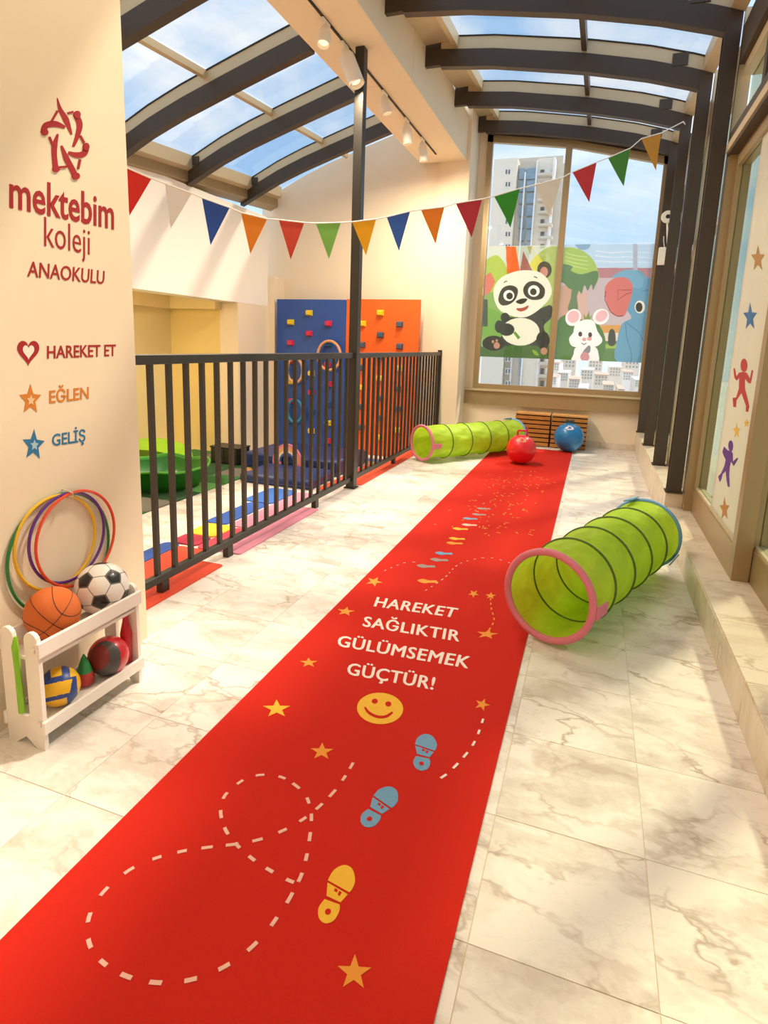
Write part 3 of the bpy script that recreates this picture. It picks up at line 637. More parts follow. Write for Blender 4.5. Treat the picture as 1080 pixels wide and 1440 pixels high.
# ============================================================ RED RUNNER
rug = thing('carpet_runner', (-.75, 4, 0), 'long red carpet runner with white lettering down the corridor', 'carpet')
ru = MB(); nR = 40; vs = []; fs = []
xl = lambda y: -1.265-.008*(y-1); xr_ = lambda y: -.205
RY0, RY1 = -.4, 9.15
for i in range(nR+1):
    y = RY0+(RY1-RY0)*i/nR
    vs += [(xl(y), y, .001), (xr_(y), y, .001), (xr_(y), y, .007), (xl(y), y, .007)]
for i in range(nR):
    a = i*4
    for k in range(4): l = (k+1) % 4; fs.append([a+k, a+l, a+4+l, a+4+k][::-1])
fs += [[0, 1, 2, 3], [nR*4+3, nR*4+2, nR*4+1, nR*4]]
ru.add(vs, fs).build('carpet', RED, rug, smooth=False)
RT = .007
def FP(pts): return [at_z(x, y, RT) for x, y in pts]
LET = mat('white print', '#F3E3D8', .8, var=.03, scale=40); PINK = mat('pale pink print', '#EDB9A8', .85, var=.06, scale=60)
YEL = mat('yellow print', '#EFB62C', .8, var=.05, scale=40); ORG = mat('orange print', '#E8932B', .8, var=.05, scale=40)
BLU = mat('blue print', '#6E9DBE', .8, var=.08, scale=60); GRY = mat('grey print', '#9A8A82', .85, var=.1, scale=60)
for body, q in (('HAREKET', [(526, 852.7), (638.8, 868.5), (530.7, 840), (644.3, 856)]), ('SAĞLIKTIR', [(510, 880.7), (645, 902.3), (513.3, 867.3), (647.5, 887.6)]),
                ('GÜLÜMSEMEK', [(474, 908.5), (657.5, 940), (477.5, 894), (662.5, 924)]), ('GÜÇTÜR!', [(487.5, 948.3), (608.5, 970), (491, 932.5), (612.5, 953.3)])):
    text('lettering', body, LET, rug, FP(q), (0, 0, 1), 0, 'H', .0012, 'white lettering reading '+body, 1.08, multi=.025)
def rp(name, polys, m, label=None, lift=.0003, kind=None): return flat(name, [FP(p) for p in polys], m, rug, (0, 0, 1), .0010, lift, label, kind)
rp('smiley', [ell_px(534.5, 996.5, 32.5, 22, .05, 36)], YEL, 'yellow smiling face print')
rp('smiley_face', [ell_px(527, 986.5, 4.2, 3.4), ell_px(546, 990.5, 4.2, 3.4), stroke(smooth_poly([(513, 995), (519, 1003), (531, 1008.5), (543, 1008), (552, 1002)], 4, False), [2, 2.6, 3]+[3.4]*11+[3, 2.6, 2])], RED, 'red eyes and smile', .0014)
STARS = [((389, 997), 20, 13, YEL, .0, 'yellow star print'), ((452.5, 1057), 17, 12.5, ORG, .05, 'orange star print above the dashed loop'), ((498, 1368), 25, 26, ORG, .05, 'orange star print nearest the camera'),
         ((434, 932), 13, 7, ORG, 0, 'small orange star print'), ((486, 860), 13, 6.5, ORG, .2, 'small orange star print beside HAREKET'), ((526, 818), 12, 7, ORG, .5, 'small scribbled orange star print'),
         ((678, 991), 11, 9, ORG, .4, 'orange star scribble at end of dashed arc'), ((685, 892), 16, 7, ORG, .2, 'orange star print near the tunnel mouth'), ((666, 835), 8, 5.5, ORG, .7, None), ((690, 838), 8, 5, ORG, .1, None)]
for (c, rx, ry, m_, ro, lb) in STARS: rp('star_print', [star_px(c[0], c[1], rx, ry, ro, .4)], m_, lb)
# footprints
def foot(cx, cy, ang, Lh, Wd, m_, label, flip=1):
    ca, sa = math.cos(ang), math.sin(ang)
    def T(P): return [Vector((cx+(x*flip)*Wd*ca+y*Lh*sa, cy-(x*flip)*Wd*sa+y*Lh*ca, RT)) for x, y in P]
    toe = smooth_poly([(-.46, .16), (-.40, .36), (-.12, .5), (.22, .47), (.46, .28), (.46, .12), (.40, .06)], 4, False)
    midp = [(-.44, .12), (.38, .02), (.24, -.14), (-.30, -.10)]
    heel = smooth_poly([(-.32, -.16), (-.40, -.32), (-.26, -.47), (.0, -.52), (.24, -.44), (.30, -.28), (.24, -.18)], 4, False)
    b = MB()
    for P in (toe, midp, heel): b.prism([p+Vector((0, 0, .0003)) for p in T(P)], (0, 0, .001))
    b.build('footprint', m_, rug, smooth=False, label=label, origin=(cx, cy, RT))
    b = MB()
    for P in (ell_px(-.05, -.34, .10, .05, n=12), [(-.12, .06), (.0, .045), (.0, .0), (-.12, .01)], [(.06, .035), (.16, .02), (.14, -.05), (.05, -.03)]): b.prism([p+Vector((0, 0, .0014)) for p in T(P)], (0, 0, .0006))
    b.build('footprint_tread', RED, rug, smooth=False, origin=(cx, cy, RT+.001))
def foot_px(top, bot, w, m_, label, flip=1):
    a = at_z(*top, RT); b = at_z(*bot, RT); d = a-b; foot((a.x+b.x)/2, (a.y+b.y)/2, math.atan2(d.x, d.y), d.length, w, m_, label, flip)
foot_px((601, 1033), (593, 1083), .088, BLU, 'blue shoe print nearest the lettering')
foot_px((552, 1108), (515, 1162), .088, BLU, 'lower blue shoe print')
foot_px((488, 1218), (458, 1297), .080, YEL, 'yellow shoe print')
SM = [(-0.867, 5.396), (-0.869, 5.179), (-0.917, 5.013), (-0.888, 4.824), (-0.934, 4.682), (-0.903, 4.419), (-0.896, 4.304), (-0.918, 4.046), (-0.916, 3.902), (-0.969, 3.746), (-0.890, 3.494)]
for i, (x, y) in enumerate(SM):
    c_ = [GRY, GRY, BLU, PINK, YEL, YEL, ORG, BLU, GRY, GRY, ORG][i]
    P = [Vector((x+a*.055, y+b*.055, RT+.0003)) for a, b in smooth_poly([(-1.1, -.2), (-.6, .5), (.2, .35), (.9, .7), (1.2, .1), (.4, -.25), (-.2, -.7)], 3)]
    MB().prism(P, (0, 0, .001)).build('small_print', c_, rug, smooth=False, origin=(x, y, RT))
# dashed lines
LP = [(-0.690,1.768),(-0.690,1.693),(-0.695,1.624),(-0.708,1.559),(-0.726,1.500),(-0.748,1.451),(-0.777,1.406),(-0.813,1.362),(-0.860,1.324),(-0.902,1.298),(-0.947,1.273),(-1.007,1.235),(-1.061,1.190),(-1.102,1.142),(-1.122,1.088),(-1.126,1.032),(-1.109,0.979),(-1.074,0.938),(-1.026,0.909),(-0.964,0.895),(-0.903,0.894),(-0.844,0.905),(-0.789,0.927),(-0.742,0.959),(-0.704,1.001),(-0.677,1.049),(-0.659,1.106),(-0.652,1.159),(-0.648,1.212),(-0.652,1.291),(-0.669,1.359),(-0.691,1.422),(-0.704,1.455),(-0.729,1.506),(-0.775,1.561),(-0.824,1.588),(-0.889,1.607),(-0.947,1.598),(-0.995,1.566),(-1.016,1.521),(-1.025,1.462),(-1.004,1.409),(-0.975,1.373),(-0.931,1.336),(-0.872,1.306),(-0.807,1.283),(-0.739,1.268),(-0.673,1.260),(-0.611,1.262)]
AR = [(-0.297,2.206),(-0.299,2.097),(-0.308,2.015),(-0.331,1.925),(-0.360,1.843),(-0.394,1.784)]
def dashes(name, pts, wd, dash, gap, m_, label=None, single=True):
    di = 0; S = smooth_poly([(a, b) for a, b in pts], 8, False); b = MB(); acc = 0; cur = []; on = True
    for p, q in zip(S, S[1:]):
        seg = (q-p).length; n = max(1, int(seg/.004))
        for k in range(n):
            z = p.lerp(q, k/n); acc += seg/n
            if on: cur.append(z)
            if acc > (dash if on else gap):
                if on and len(cur) > 2:
                    c3 = cur[::max(1, len(cur)//3)]; P = [(a.x, a.y, RT+.0004) for a in stroke(c3, wd)]
                    di = di+1
                    if single: MB().prism(P, (0, 0, .001+.0003*(di % 3))).build('dash', m_, rug, smooth=False, origin=P[0])
                    else: b.prism(P, (0, 0, .001))
                on = not on; acc = 0; cur = []
    if not single: b.build(name, m_, rug, smooth=False, kind='stuff')
dashes('dash', LP, .0105, .038, .030, PINK)
dashes('dash', AR, .009, .040, .030, LET)
dashes('fine_dashes', [(-.405, 2.99), (-.40, 3.12), (-.44, 3.27), (-.47, 3.42)], .008, .03, .03, ORG, single=False)
dashes('fine_dashes', [(-.86, 3.35), (-.80, 3.6), (-.76, 3.9), (-.60, 4.1), (-.42, 4.05)], .006, .025, .04, PINK, single=False)
dashes('fine_dashes', [(-1.2, 3.55), (-1.12, 3.75), (-1.02, 3.8)], .006, .025, .04, PINK, single=False)
b = MB()
rr = random.Random(3)
for i in range(150):
    y = rr.uniform(4.6, 7.4); x = rr.gauss(-.72, .2); 
    if not -1.2 < x < -.3: continue
    a = rr.uniform(0, PI); l_ = rr.uniform(.012, .04)
    b.prism([(q.x, q.y, RT+.0003) for q in stroke([(x, y), (x+l_*math.cos(a), y+l_*math.sin(a))], .009)], (0, 0, .0008))
b.build('faint_print', ORG, rug, smooth=False, kind='stuff')

# ============================================================ WALL LETTERING (left wall)
def WP(pts): return [at_x(x, y, -2.0) for x, y in pts]
CR = mat('crimson vinyl', '#A81D1F', .5, var=.02); OV = mat('orange vinyl', '#D9802A', .5, var=.02); BV = mat('blue vinyl', '#2B78A6', .5, var=.02)
XN = (1, 0, 0)
sgn = thing('wall_lettering', (-1.999, 1.88, 1.7), 'crimson school name with interlaced star emblem above it on left wall', 'sign')
text('lettering', 'mektebim', CR, sgn, WP([(13, 292), (160, 323), (13, 258.5), (160, 294)]), XN, .014, 'x', .0016, 'bold crimson letters reading mektebim')
text('lettering', 'koleji', CR, sgn, WP([(62, 345.6), (126, 358), (62, 319), (126, 335)]), XN, -.006, 'x', .0016, 'thin crimson letters reading koleji')
text('lettering', 'ANAOKULU', CR, sgn, WP([(38, 388.6), (146, 399.6), (39, 367), (147, 381)]), XN, .008, 'H', .0016, 'crimson letters reading ANAOKULU')
e3 = lambda P: [(x/2.571, 120+y/2.571) for x, y in P]
def wpoly(name, P, m_, par, lift=.0003, thick=.0012, label=None): return flat(name, [WP(p) for p in P], m_, par, XN, thick, lift, label)
EM = []
def S3(pts, wd): 
    s_ = smooth_poly(pts, 4, False); n = len(s_); ws = []
    for i in range(n):
        t = i/(n-1)*(len(wd)-1); a = int(min(t, len(wd)-2)); ws.append(wd[a]+(wd[a+1]-wd[a])*(t-a))
    EM.append(e3([tuple(q) for q in stroke([tuple(z) for z in s_], ws)]))
S3([(206, 45), (216, 85), (238, 125), (258, 178)], [2, 14, 22, 6]); S3([(272, 103), (287, 140), (280, 180), (264, 222)], [20, 22, 17, 8])
S3([(156, 172), (165, 145), (200, 140), (234, 152)], [22, 22, 22, 10]); S3([(208, 176), (196, 220), (196, 260), (201, 305)], [6, 20, 18, 20])
S3([(221, 218), (238, 262), (256, 296), (274, 332)], [6, 20, 20, 20]); S3([(246, 243), (275, 252), (303, 246), (312, 218)], [10, 20, 22, 20])
for a, c_ in (((185, 130), (207, 92)), ((243, 101), (264, 96)), ((177, 186), (190, 218)), ((289, 182), (303, 208)), ((281, 302), (288, 268)), ((212, 296), (240, 294))): S3([a, c_], [7, 8])
EM += [e3(ell_px(277, 106, 12, 14)), e3(ell_px(160, 170, 12, 12)), e3(ell_px(201, 302, 13, 12)), e3(ell_px(272, 328, 14, 13)), e3(ell_px(309, 222, 11, 14))]
wpoly('emblem', EM, CR, sgn, thick=.0014, label='crimson emblem of interlaced strokes forming a six-pointed star')
VW = mat('white vinyl', '#F6EBDD', .5); PKV = mat('pale vinyl', '#F0C79A', .5); BLV = mat('pale blue vinyl', '#A9CBD9', .5)
def slogan(label, cat, c):
    return thing('wall_slogan', c, label, cat, 'slogans on the left wall')
s1 = slogan('crimson slogan HAREKET ET with a heart outline on left wall', 'sign', (-1.999, 1.85, 1.42))
text('lettering', 'HAREKET ET', CR, s1, WP([(66, 504.3), (162.6, 500.6), (66, 486.4), (162.6, 484.4)]), XN, .014, 'H', .0014)
def heart(cx, cy, rx, ry): return [(cx+rx*(16*math.sin(t)**3)/16, cy-ry*(13*math.cos(t)-5*math.cos(2*t)-2*math.cos(3*t)-math.cos(4*t))/15) for t in [2*PI*i/40 for i in range(40)]]
wpoly('heart', [heart(39.5, 494, 15.5, 18.5)], CR, s1, label='crimson heart')
wpoly('heart_inset', [heart(39.5, 494, 8, 10.5)], VW, s1, .0018, .0008)
s2 = slogan('orange slogan EĞLEN with an orange star on left wall', 'sign', (-1.999, 1.8, 1.24))
text('lettering', 'EĞLEN', OV, s2, WP([(69.2, 567.3), (124.5, 560.7), (69.2, 549.4), (124.5, 544)]), XN, .014, 'H', .0014)
wpoly('star', [star_px(42.5, 562, 16, 22, 0, .45)], OV, s2, label='orange star'); wpoly('star_inset', [star_px(43, 563, 6, 8, 0, .5)], PKV, s2, .0018, .0008)
s3 = slogan('blue slogan GELİŞ with a blue star on left wall', 'sign', (-1.999, 1.8, 1.07))
text('lettering', 'GELİŞ', BV, s3, WP([(73, 627.6), (119.8, 620.6), (73, 610.9), (119.8, 604.2)]), XN, .014, 'H', .0014)
wpoly('star', [star_px(47, 626, 16, 22.5, .05, .45)], BV, s3, label='blue star'); wpoly('star_inset', [star_px(48, 626, 6, 8, 0, .5)], BLV, s3, .0018, .0008)

# ============================================================ METAL RAILING
XRL = -2.30
rail = thing('metal_railing', (XRL, 5.7, 0), 'black metal railing with vertical bars along left of corridor', 'railing')
B(XRL-.02, XRL+.02, 2.23, 5.56, 1.345, 1.40, .004).build('top_rail', RAILM, rail, smooth=False)
B(XRL-.02, XRL+.02, 5.66, 9.15, 1.345, 1.40, .004).build('top_rail', RAILM, rail, smooth=False)
B(XRL-.02, XRL+.02, 2.23, 5.56, .075, .125, .004).build('bottom_rail', RAILM, rail, smooth=False)
B(XRL-.02, XRL+.02, 5.66, 9.15, .075, .125, .004).build('bottom_rail', RAILM, rail, smooth=False)
bal = None; y = 2.35
while y < 9.05:
    if not 5.48 < y < 5.72:
        if bal is None: bal = B(XRL-.014, XRL+.014, y-.014, y+.014, .125, 1.345).build('baluster', RAILM, rail, smooth=False, origin=(XRL, y, .125))
        else: dupe(bal, (XRL, y, .125), rail)
    y += .154
for yy in (2.70, 3.37, 4.75, 7.0, 8.4): B(XRL-.022, XRL+.022, yy-.03, yy+.03, 0, .077).build('foot', RAILM, rail, smooth=False)
B(XRL-.03, XRL+.03, 9.10, 9.148, 0, 1.43, .004).build('end_post', RAILM, rail, smooth=False)
post = thing('steel_post', (XRL, 5.61, 0), 'tall dark steel post rising from railing to ceiling beam', 'post')
B(XRL-.045, XRL+.045, 5.565, 5.655, .012, 4.168, .004).build('shaft', RAILM, post, smooth=False)
B(XRL-.06, XRL+.06, 5.55, 5.67, 0.0, .012).build('base_plate', RAILM, post, smooth=False)

# ============================================================ CLIMBING WALL
CW = mat('blue painted board', '#2550A0', .45, var=.03, scale=4); CO = mat('orange painted board', '#F0641A', .45, var=.03, scale=4)
cl = thing('climbing_wall', (-3.8, 8.9, SZ), 'tall blue and orange climbing board with small coloured holds', 'climbing wall')
B(-5.03, -3.79, 8.86, 8.93, SZ, 2.16, .004).build('board', CW, cl, smooth=False, label='blue climbing board')
B(-3.785, -2.58, 8.86, 8.93, SZ, 2.17, .004).build('board', CO, cl, smooth=False, label='orange climbing board')
B(-4.9, -4.8, 8.93, 9.2, 1.7, 1.8).build('wall_bracket', STEEL, cl, smooth=False); B(-2.8, -2.7, 8.93, 9.2, 1.7, 1.8).build('wall_bracket', STEEL, cl, smooth=False)
HC = {'y': mat('yellow hold', '#E9C324', .4), 'r': mat('crimson hold', '#D02A4A', .4), 'g': mat('slate hold', '#3F5566', .4), 'b': mat('teal hold', '#1F5C86', .4)}
HM = {}
def hold(x, z, c):
    if c not in HM:
        b = MB(); b.prism([(x-.055, 8.86, z-.045), (x+.055, 8.86, z-.045), (x+.055, 8.86, z+.045), (x-.055, 8.86, z+.045)], (0, -.005, 0))
        vs = [(x-.055, 8.855, z-.045), (x+.055, 8.855, z-.045), (x+.055, 8.855, z+.045), (x-.055, 8.855, z+.045), (x-.035, 8.79, z-.03), (x+.04, 8.80, z-.03), (x+.035, 8.80, z+.02), (x-.04, 8.79, z+.025)]
        b.add(vs, [(4, 5, 6, 7), (0, 1, 5, 4), (1, 2, 6, 5), (2, 3, 7, 6), (3, 0, 4, 7)])
        HM[c] = b.build('hold', HC[c], cl, smooth=False, origin=(x, 8.86, z), label={'y': 'yellow hold', 'r': 'crimson hold', 'g': 'slate grey hold', 'b': 'teal hold'}[c])
    else: dupe(HM[c], (x, 8.86, z), cl, HM[c]['label'])
for x, y, c in [(435, 440, 'y'), (409, 453, 'y'), (462, 455, 'r'), (435, 469, 'r'), (409, 482, 'r'), (463, 484, 'b'), (408, 508, 'r'), (438, 525, 'y'), (409, 537, 'y'), (461, 513, 'r'), (462, 540, 'r'), (438, 552, 'r'), (409, 564, 'r'), (439, 578, 'b'), (461, 568, 'b'), (461, 595, 'y'), (438, 606, 'y'), (409, 592, 'b'), (461, 620, 'r'), (441, 632, 'r'),
                (535, 440, 'y'), (510, 455, 'y'), (562, 456, 'g'), (535, 471, 'g'), (509, 485, 'g'), (562, 487, 'g'), (535, 502, 'g'), (508, 517, 'g'), (534, 532, 'y'), (561, 518, 'y'), (508, 545, 'y'), (559, 547, 'g'), (534, 560, 'g'), (508, 572, 'g'), (560, 575, 'g'), (534, 588, 'g'), (508, 601, 'g'), (559, 605, 'y'), (534, 615, 'y')]:
    p = at_y(x, y, 8.85); hold(p.x, p.z, c)
def ringthing(px, py, r, ry, m_, label, a0=0, a1=2*PI):
    c = at_y(px, py, 8.75); n = 28
    b = MB().tube([(c.x+r*math.cos(a0+(a1-a0)*i/n), 8.77, c.z+ry*math.sin(a0+(a1-a0)*i/n)) for i in range(n if a1-a0 > 6.2 else n+1)], .022, 8, closed=a1-a0 > 6.2)
    o = b.build('hand_ring', m_, None, label=label, cat='ring', group='rings hung on the climbing wall', origin=(c.x, 8.77, c.z)); return o
ringthing(462, 500, .20, .23, mat('peach plastic', '#E0A06A', .4), 'peach ring hung on blue climbing board at railing height')
ringthing(414, 521, .14, .20, mat('tan plastic', '#D9A878', .4), 'tan ring hung left on blue climbing board')
ringthing(414, 578, .14, .19, mat('teal plastic', '#2F86AE', .4), 'teal ring hung low left on blue climbing board')

# ============================================================ MATS ETC. BEHIND THE RAILING
gm = thing('puzzle_mat', (-5.3, 5.2, SZ), 'dark green and grey foam puzzle mat on the sunken playroom floor', 'mat')
GC = [mat('green foam', '#2F6B2C', .8, var=.1), mat('leaf green foam', '#5E9A48', .8, var=.1), mat('dark green foam', '#1F4A24', .8, var=.1), mat('grey foam', '#6F6A5E', .8, var=.1)]
GL = ['green foam tile', 'leaf green foam tile', 'dark green foam tile', 'grey foam tile']
ti = {}
for i in range(5):
    for j in range(12):
        s_ = .45; x0 = -4.22-s_*(i+1); y0 = 2.5+s_*j; c = (i*2+j*3+i*j) % 4
        if x0 < -6.45 or y0+s_ > 7.9 or (x0 < -5.0 and y0+s_ > 7.9): continue
        if c not in ti:
            b = B(x0+.004, x0+s_-.004, y0+.004, y0+s_-.004, SZ, SZ+.014, .002)
            ti[c] = b.build('foam_tile', GC[c], gm, smooth=False, origin=(x0, y0, SZ), label=GL[c])
        else: dupe(ti[c], (x0, y0, SZ), gm, GL[c])
def foam(x0, x1, y0, y1, col, label, z0=None, h=.012, rr_=.06, group='foam path pieces below the railing'):
    z0 = SZ if z0 is None else z0
    n = 5; P = []
    for cx, cy, a in ((x1-rr_, y1-rr_, 0), (x0+rr_, y1-rr_, 1), (x0+rr_, y0+rr_, 2), (x1-rr_, y0+rr_, 3)):
        for k in range(n): t = PI/2*(a+k/(n-1)); P.append((cx+rr_*math.cos(t), cy+rr_*math.sin(t), z0))
    return MB().prism(P, (0, 0, h)).build('foam_mat', mat('foam '+col, col, .8, var=.05), None, smooth=False, label=label, cat='mat', group=group, origin=((x0+x1)/2, (y0+y1)/2, z0))
K = 1.2
foam(-3.26, -2.5, 2.8, 4.06, '#E2492C', 'orange-red foam piece on the playroom floor by near end of railing', rr_=.03)
foam(-3.44, -3.27, 3.52, 4.10, '#2B54A6', 'blue rounded foam piece beside the orange-red foam')
foam(-3.42, -3.14, 4.12, 4.36, '#B02846', 'crimson foam piece between blue and yellow foam', rr_=.04)
foam(-3.12, -2.5, 4.08, 4.70, '#D8455A', 'rose red foam piece behind the railing')
foam(-3.44, -3.13, 4.38, 4.72, '#EAC02A', 'yellow foam piece in the foam path')
foam(-3.50, -3.26, 4.74, 5.56, '#2E58AE', 'long blue foam piece in the foam path')
foam(-3.22, -2.5, 4.74, 6.20, '#D98AA0', 'pink foam strip behind the railing')
foam(-3.62, -3.24, 5.60, 6.24, '#3565B5', 'wide blue foam piece before the crash mats')
foam(-3.1, -2.5, 6.45, 8.2, '#E5502C', 'orange-red foam strip from steel post to climbing wall', rr_=.03)
foam(-3.62, -2.6, 8.28, 8.82, '#C9A24A', 'striped foam mat below the orange board', h=.02)
foam(-3.60, -2.62, 8.34, 8.48, '#3E6FC0', 'blue foam stripe on the mat below orange board', z0=SZ+.021, h=.01, rr_=.03)
foam(-3.60, -2.62, 8.58, 8.76, '#F0EDE4', 'white foam stripe on the mat below orange board', z0=SZ+.021, h=.01, rr_=.03)
kg = 'red and pink floor glow strips along the railing'  # red glow on the corridor floor, laid in as thin foam-coloured strips
foam(-2.44, -2.22, 2.30, 3.20, '#E2492C', 'orange-red floor glow strip under near end of the railing', z0=.001, h=.008, rr_=.02, group=kg)
foam(-2.44, -2.235, 3.42, 4.70, '#D98AA0', 'pink floor glow strip under middle of the railing', z0=.001, h=.008, rr_=.02, group=kg)
foam(-2.44, -2.235, 5.75, 8.60, '#E5502C', 'orange-red floor glow strip from steel post to far tunnel', z0=.001, h=.008, rr_=.02, group=kg)
NAVY = mat('navy vinyl', '#24386F', .4, var=.05, bump=.1, bscale=8)
def crash(x0, x1, y0, y1, z1, label):
    o = thing('crash_mat', ((x0+x1)/2, (y0+y1)/2, SZ), label, 'mat', 'navy crash mats')
    B(x0, x1, y0, y1, SZ, z1, .025).build('cushion', NAVY, o)
    MB().tube([(x0+.02, y0-.002, (SZ+z1)/2), (x1-.02, y0-.002, (SZ+z1)/2)], .004, 6).build('seam', mat('dark seam', '#141F40', .5), o)
crash(-4.16, -3.14, 6.36, 7.10, SZ+.12, 'navy crash mat lying nearest in front of the climbing wall')
crash(-4.60, -3.14, 7.16, 8.22, SZ+.22, 'thicker navy crash mat behind the front one')
arch = thing('rainbow_arch', (-4.1, 7.128, SZ), 'striped pink and orange arch standing between crash mats', 'toy')
ac = at_y(404, 655, 7.13); az = at_y(404, 650, 7.13).z
for i, c_ in enumerate(['#E58AA0', '#EFA38A', '#F2B36A', '#EFE3D6', '#4562A8']):
    r0 = .225-.026*i; n = 20
    P = [(ac.x+r0*math.cos(PI*k/n), 7.115, az+r0*1.15*math.sin(PI*k/n)) for k in range(n+1)]+[(ac.x+(r0-.026)*math.cos(PI*k/n), 7.115, az+(r0-.026)*1.15*math.sin(PI*k/n)) for k in range(n, -1, -1)]
    P = [(ac.x+r0, 7.115, SZ)]+P[:n+1]+[(ac.x-r0, 7.115, SZ), (ac.x-r0+.026, 7.115, SZ)]+P[n+1:]+[(ac.x+r0-.026, 7.115, SZ)] if 0 else P
    MB().prism(P, (0, .03, 0)).build('stripe', mat('arch '+c_, c_, .5), arch, smooth=False)
for sx in (-1, 1): B(ac.x+sx*.16-.065, ac.x+sx*.16+.065, 7.115, 7.145, SZ, az).build('arch_leg', mat('arch #E58AA0', '#E58AA0', .5), arch, smooth=False)
p = at_z(349, 664, SZ+.09); MB().sphere((p.x, p.y, SZ+.084), .07, 16, 10).build('toy_ball', mat('mottled toy', '#B07A3A', .5, var=.5, scale=30), None, label='small mottled toy ball at the corner of green puzzle mat', cat='ball', origin=(p.x, p.y, SZ+.014))
# green tub
TG = mat('green plastic', '#1F6A18', .35, var=.06); LG = mat('lime plastic', '#8FC02A', .4, var=.05)
q = at_z(236, 655, SZ+.25); tc_ = (q.x-.08, q.y, SZ+.014)
tub = thing('sandpit_tub', tc_, 'dark green round plastic tub with wavy rim on the puzzle mat', 'tub')
b = MB(); n = 48; vs = []; fs = []
prf = [(.42, 0), (.48, .08), (.52, .22), (.56, .25), (.545, .265), (.50, .24), (.45, .09), (.38, .03), (.0001, .03)]
for r_, h_ in prf:
    for k in range(n):
        a = 2*PI*k/n; wv = 1+.035*math.cos(6*a)*(h_/.26); vs.append((tc_[0]+r_*wv*math.cos(a), tc_[1]+r_*wv*math.sin(a), tc_[2]+h_+(.015*math.cos(6*a) if h_ > .2 else 0)))
for i in range(len(prf)-1):
    for k in range(n): l = (k+1) % n; fs.append([i*n+k, i*n+l, i*n+n+l, i*n+n+k])
fs.append(list(range(n-1, -1, -1))); b.add(vs, fs); b.build('basin', TG, tub)
MB().tube([(tc_[0]+.565*(1+.035*math.cos(6*a))*math.cos(a), tc_[1]+.565*(1+.035*math.cos(6*a))*math.sin(a), tc_[2]+.255+.015*math.cos(6*a)) for a in [2*PI*k/48 for k in range(48)]], .014, 8, True).build('rim', mat('bright green plastic', '#4DA32C', .35), tub)
q = at_z(222, 640, SZ+.05); lx, ly = q.x+.12, q.y-.15
lid = thing('tub_lid', (lx, ly, SZ+.014), 'lime green curved plastic lid leaning behind the tub', 'lid')
b = MB(); vs = []; fs = []; n = 24
for j in range(5):
    for k in range(n+1):
        a = PI*k/n; vs.append((lx+.62*math.cos(a), ly-.06*j+.10*math.sin(a), SZ+.02+.30*(math.sin(a)**.6)*(1-.12*j)))
for j in range(4):
    for k in range(n): a = j*(n+1)+k; fs.append([a, a+1, a+n+2, a+n+1])
b.add(vs, fs); b.add([(x, y, SZ+.016) for x, y, z in vs[:n+1]]+vs[:n+1], [[k, k+1, n+2+k, n+1+k] for k in range(n)])
b.build('shell', LG, lid)
cb = thing('low_cabinet', (-4.9, 7.3, SZ+.014), 'black low cabinet at back of the green puzzle mat', 'cabinet')
BK = mat('black laminate', '#23201C', .4)
B(-5.15, -4.68, 7.15, 7.45, SZ+.014, SZ+.24, .006).build('body', BK, cb, smooth=False); B(-5.16, -4.67, 7.14, 7.46, SZ+.24, SZ+.26, .004).build('top', BK, cb, smooth=False)
for x0 in (-5.13, -4.91): B(x0, x0+.21, 7.132, 7.15, SZ+.03, SZ+.23, .003).build('door', mat('dark laminate', '#2C2822', .4), cb, smooth=False)

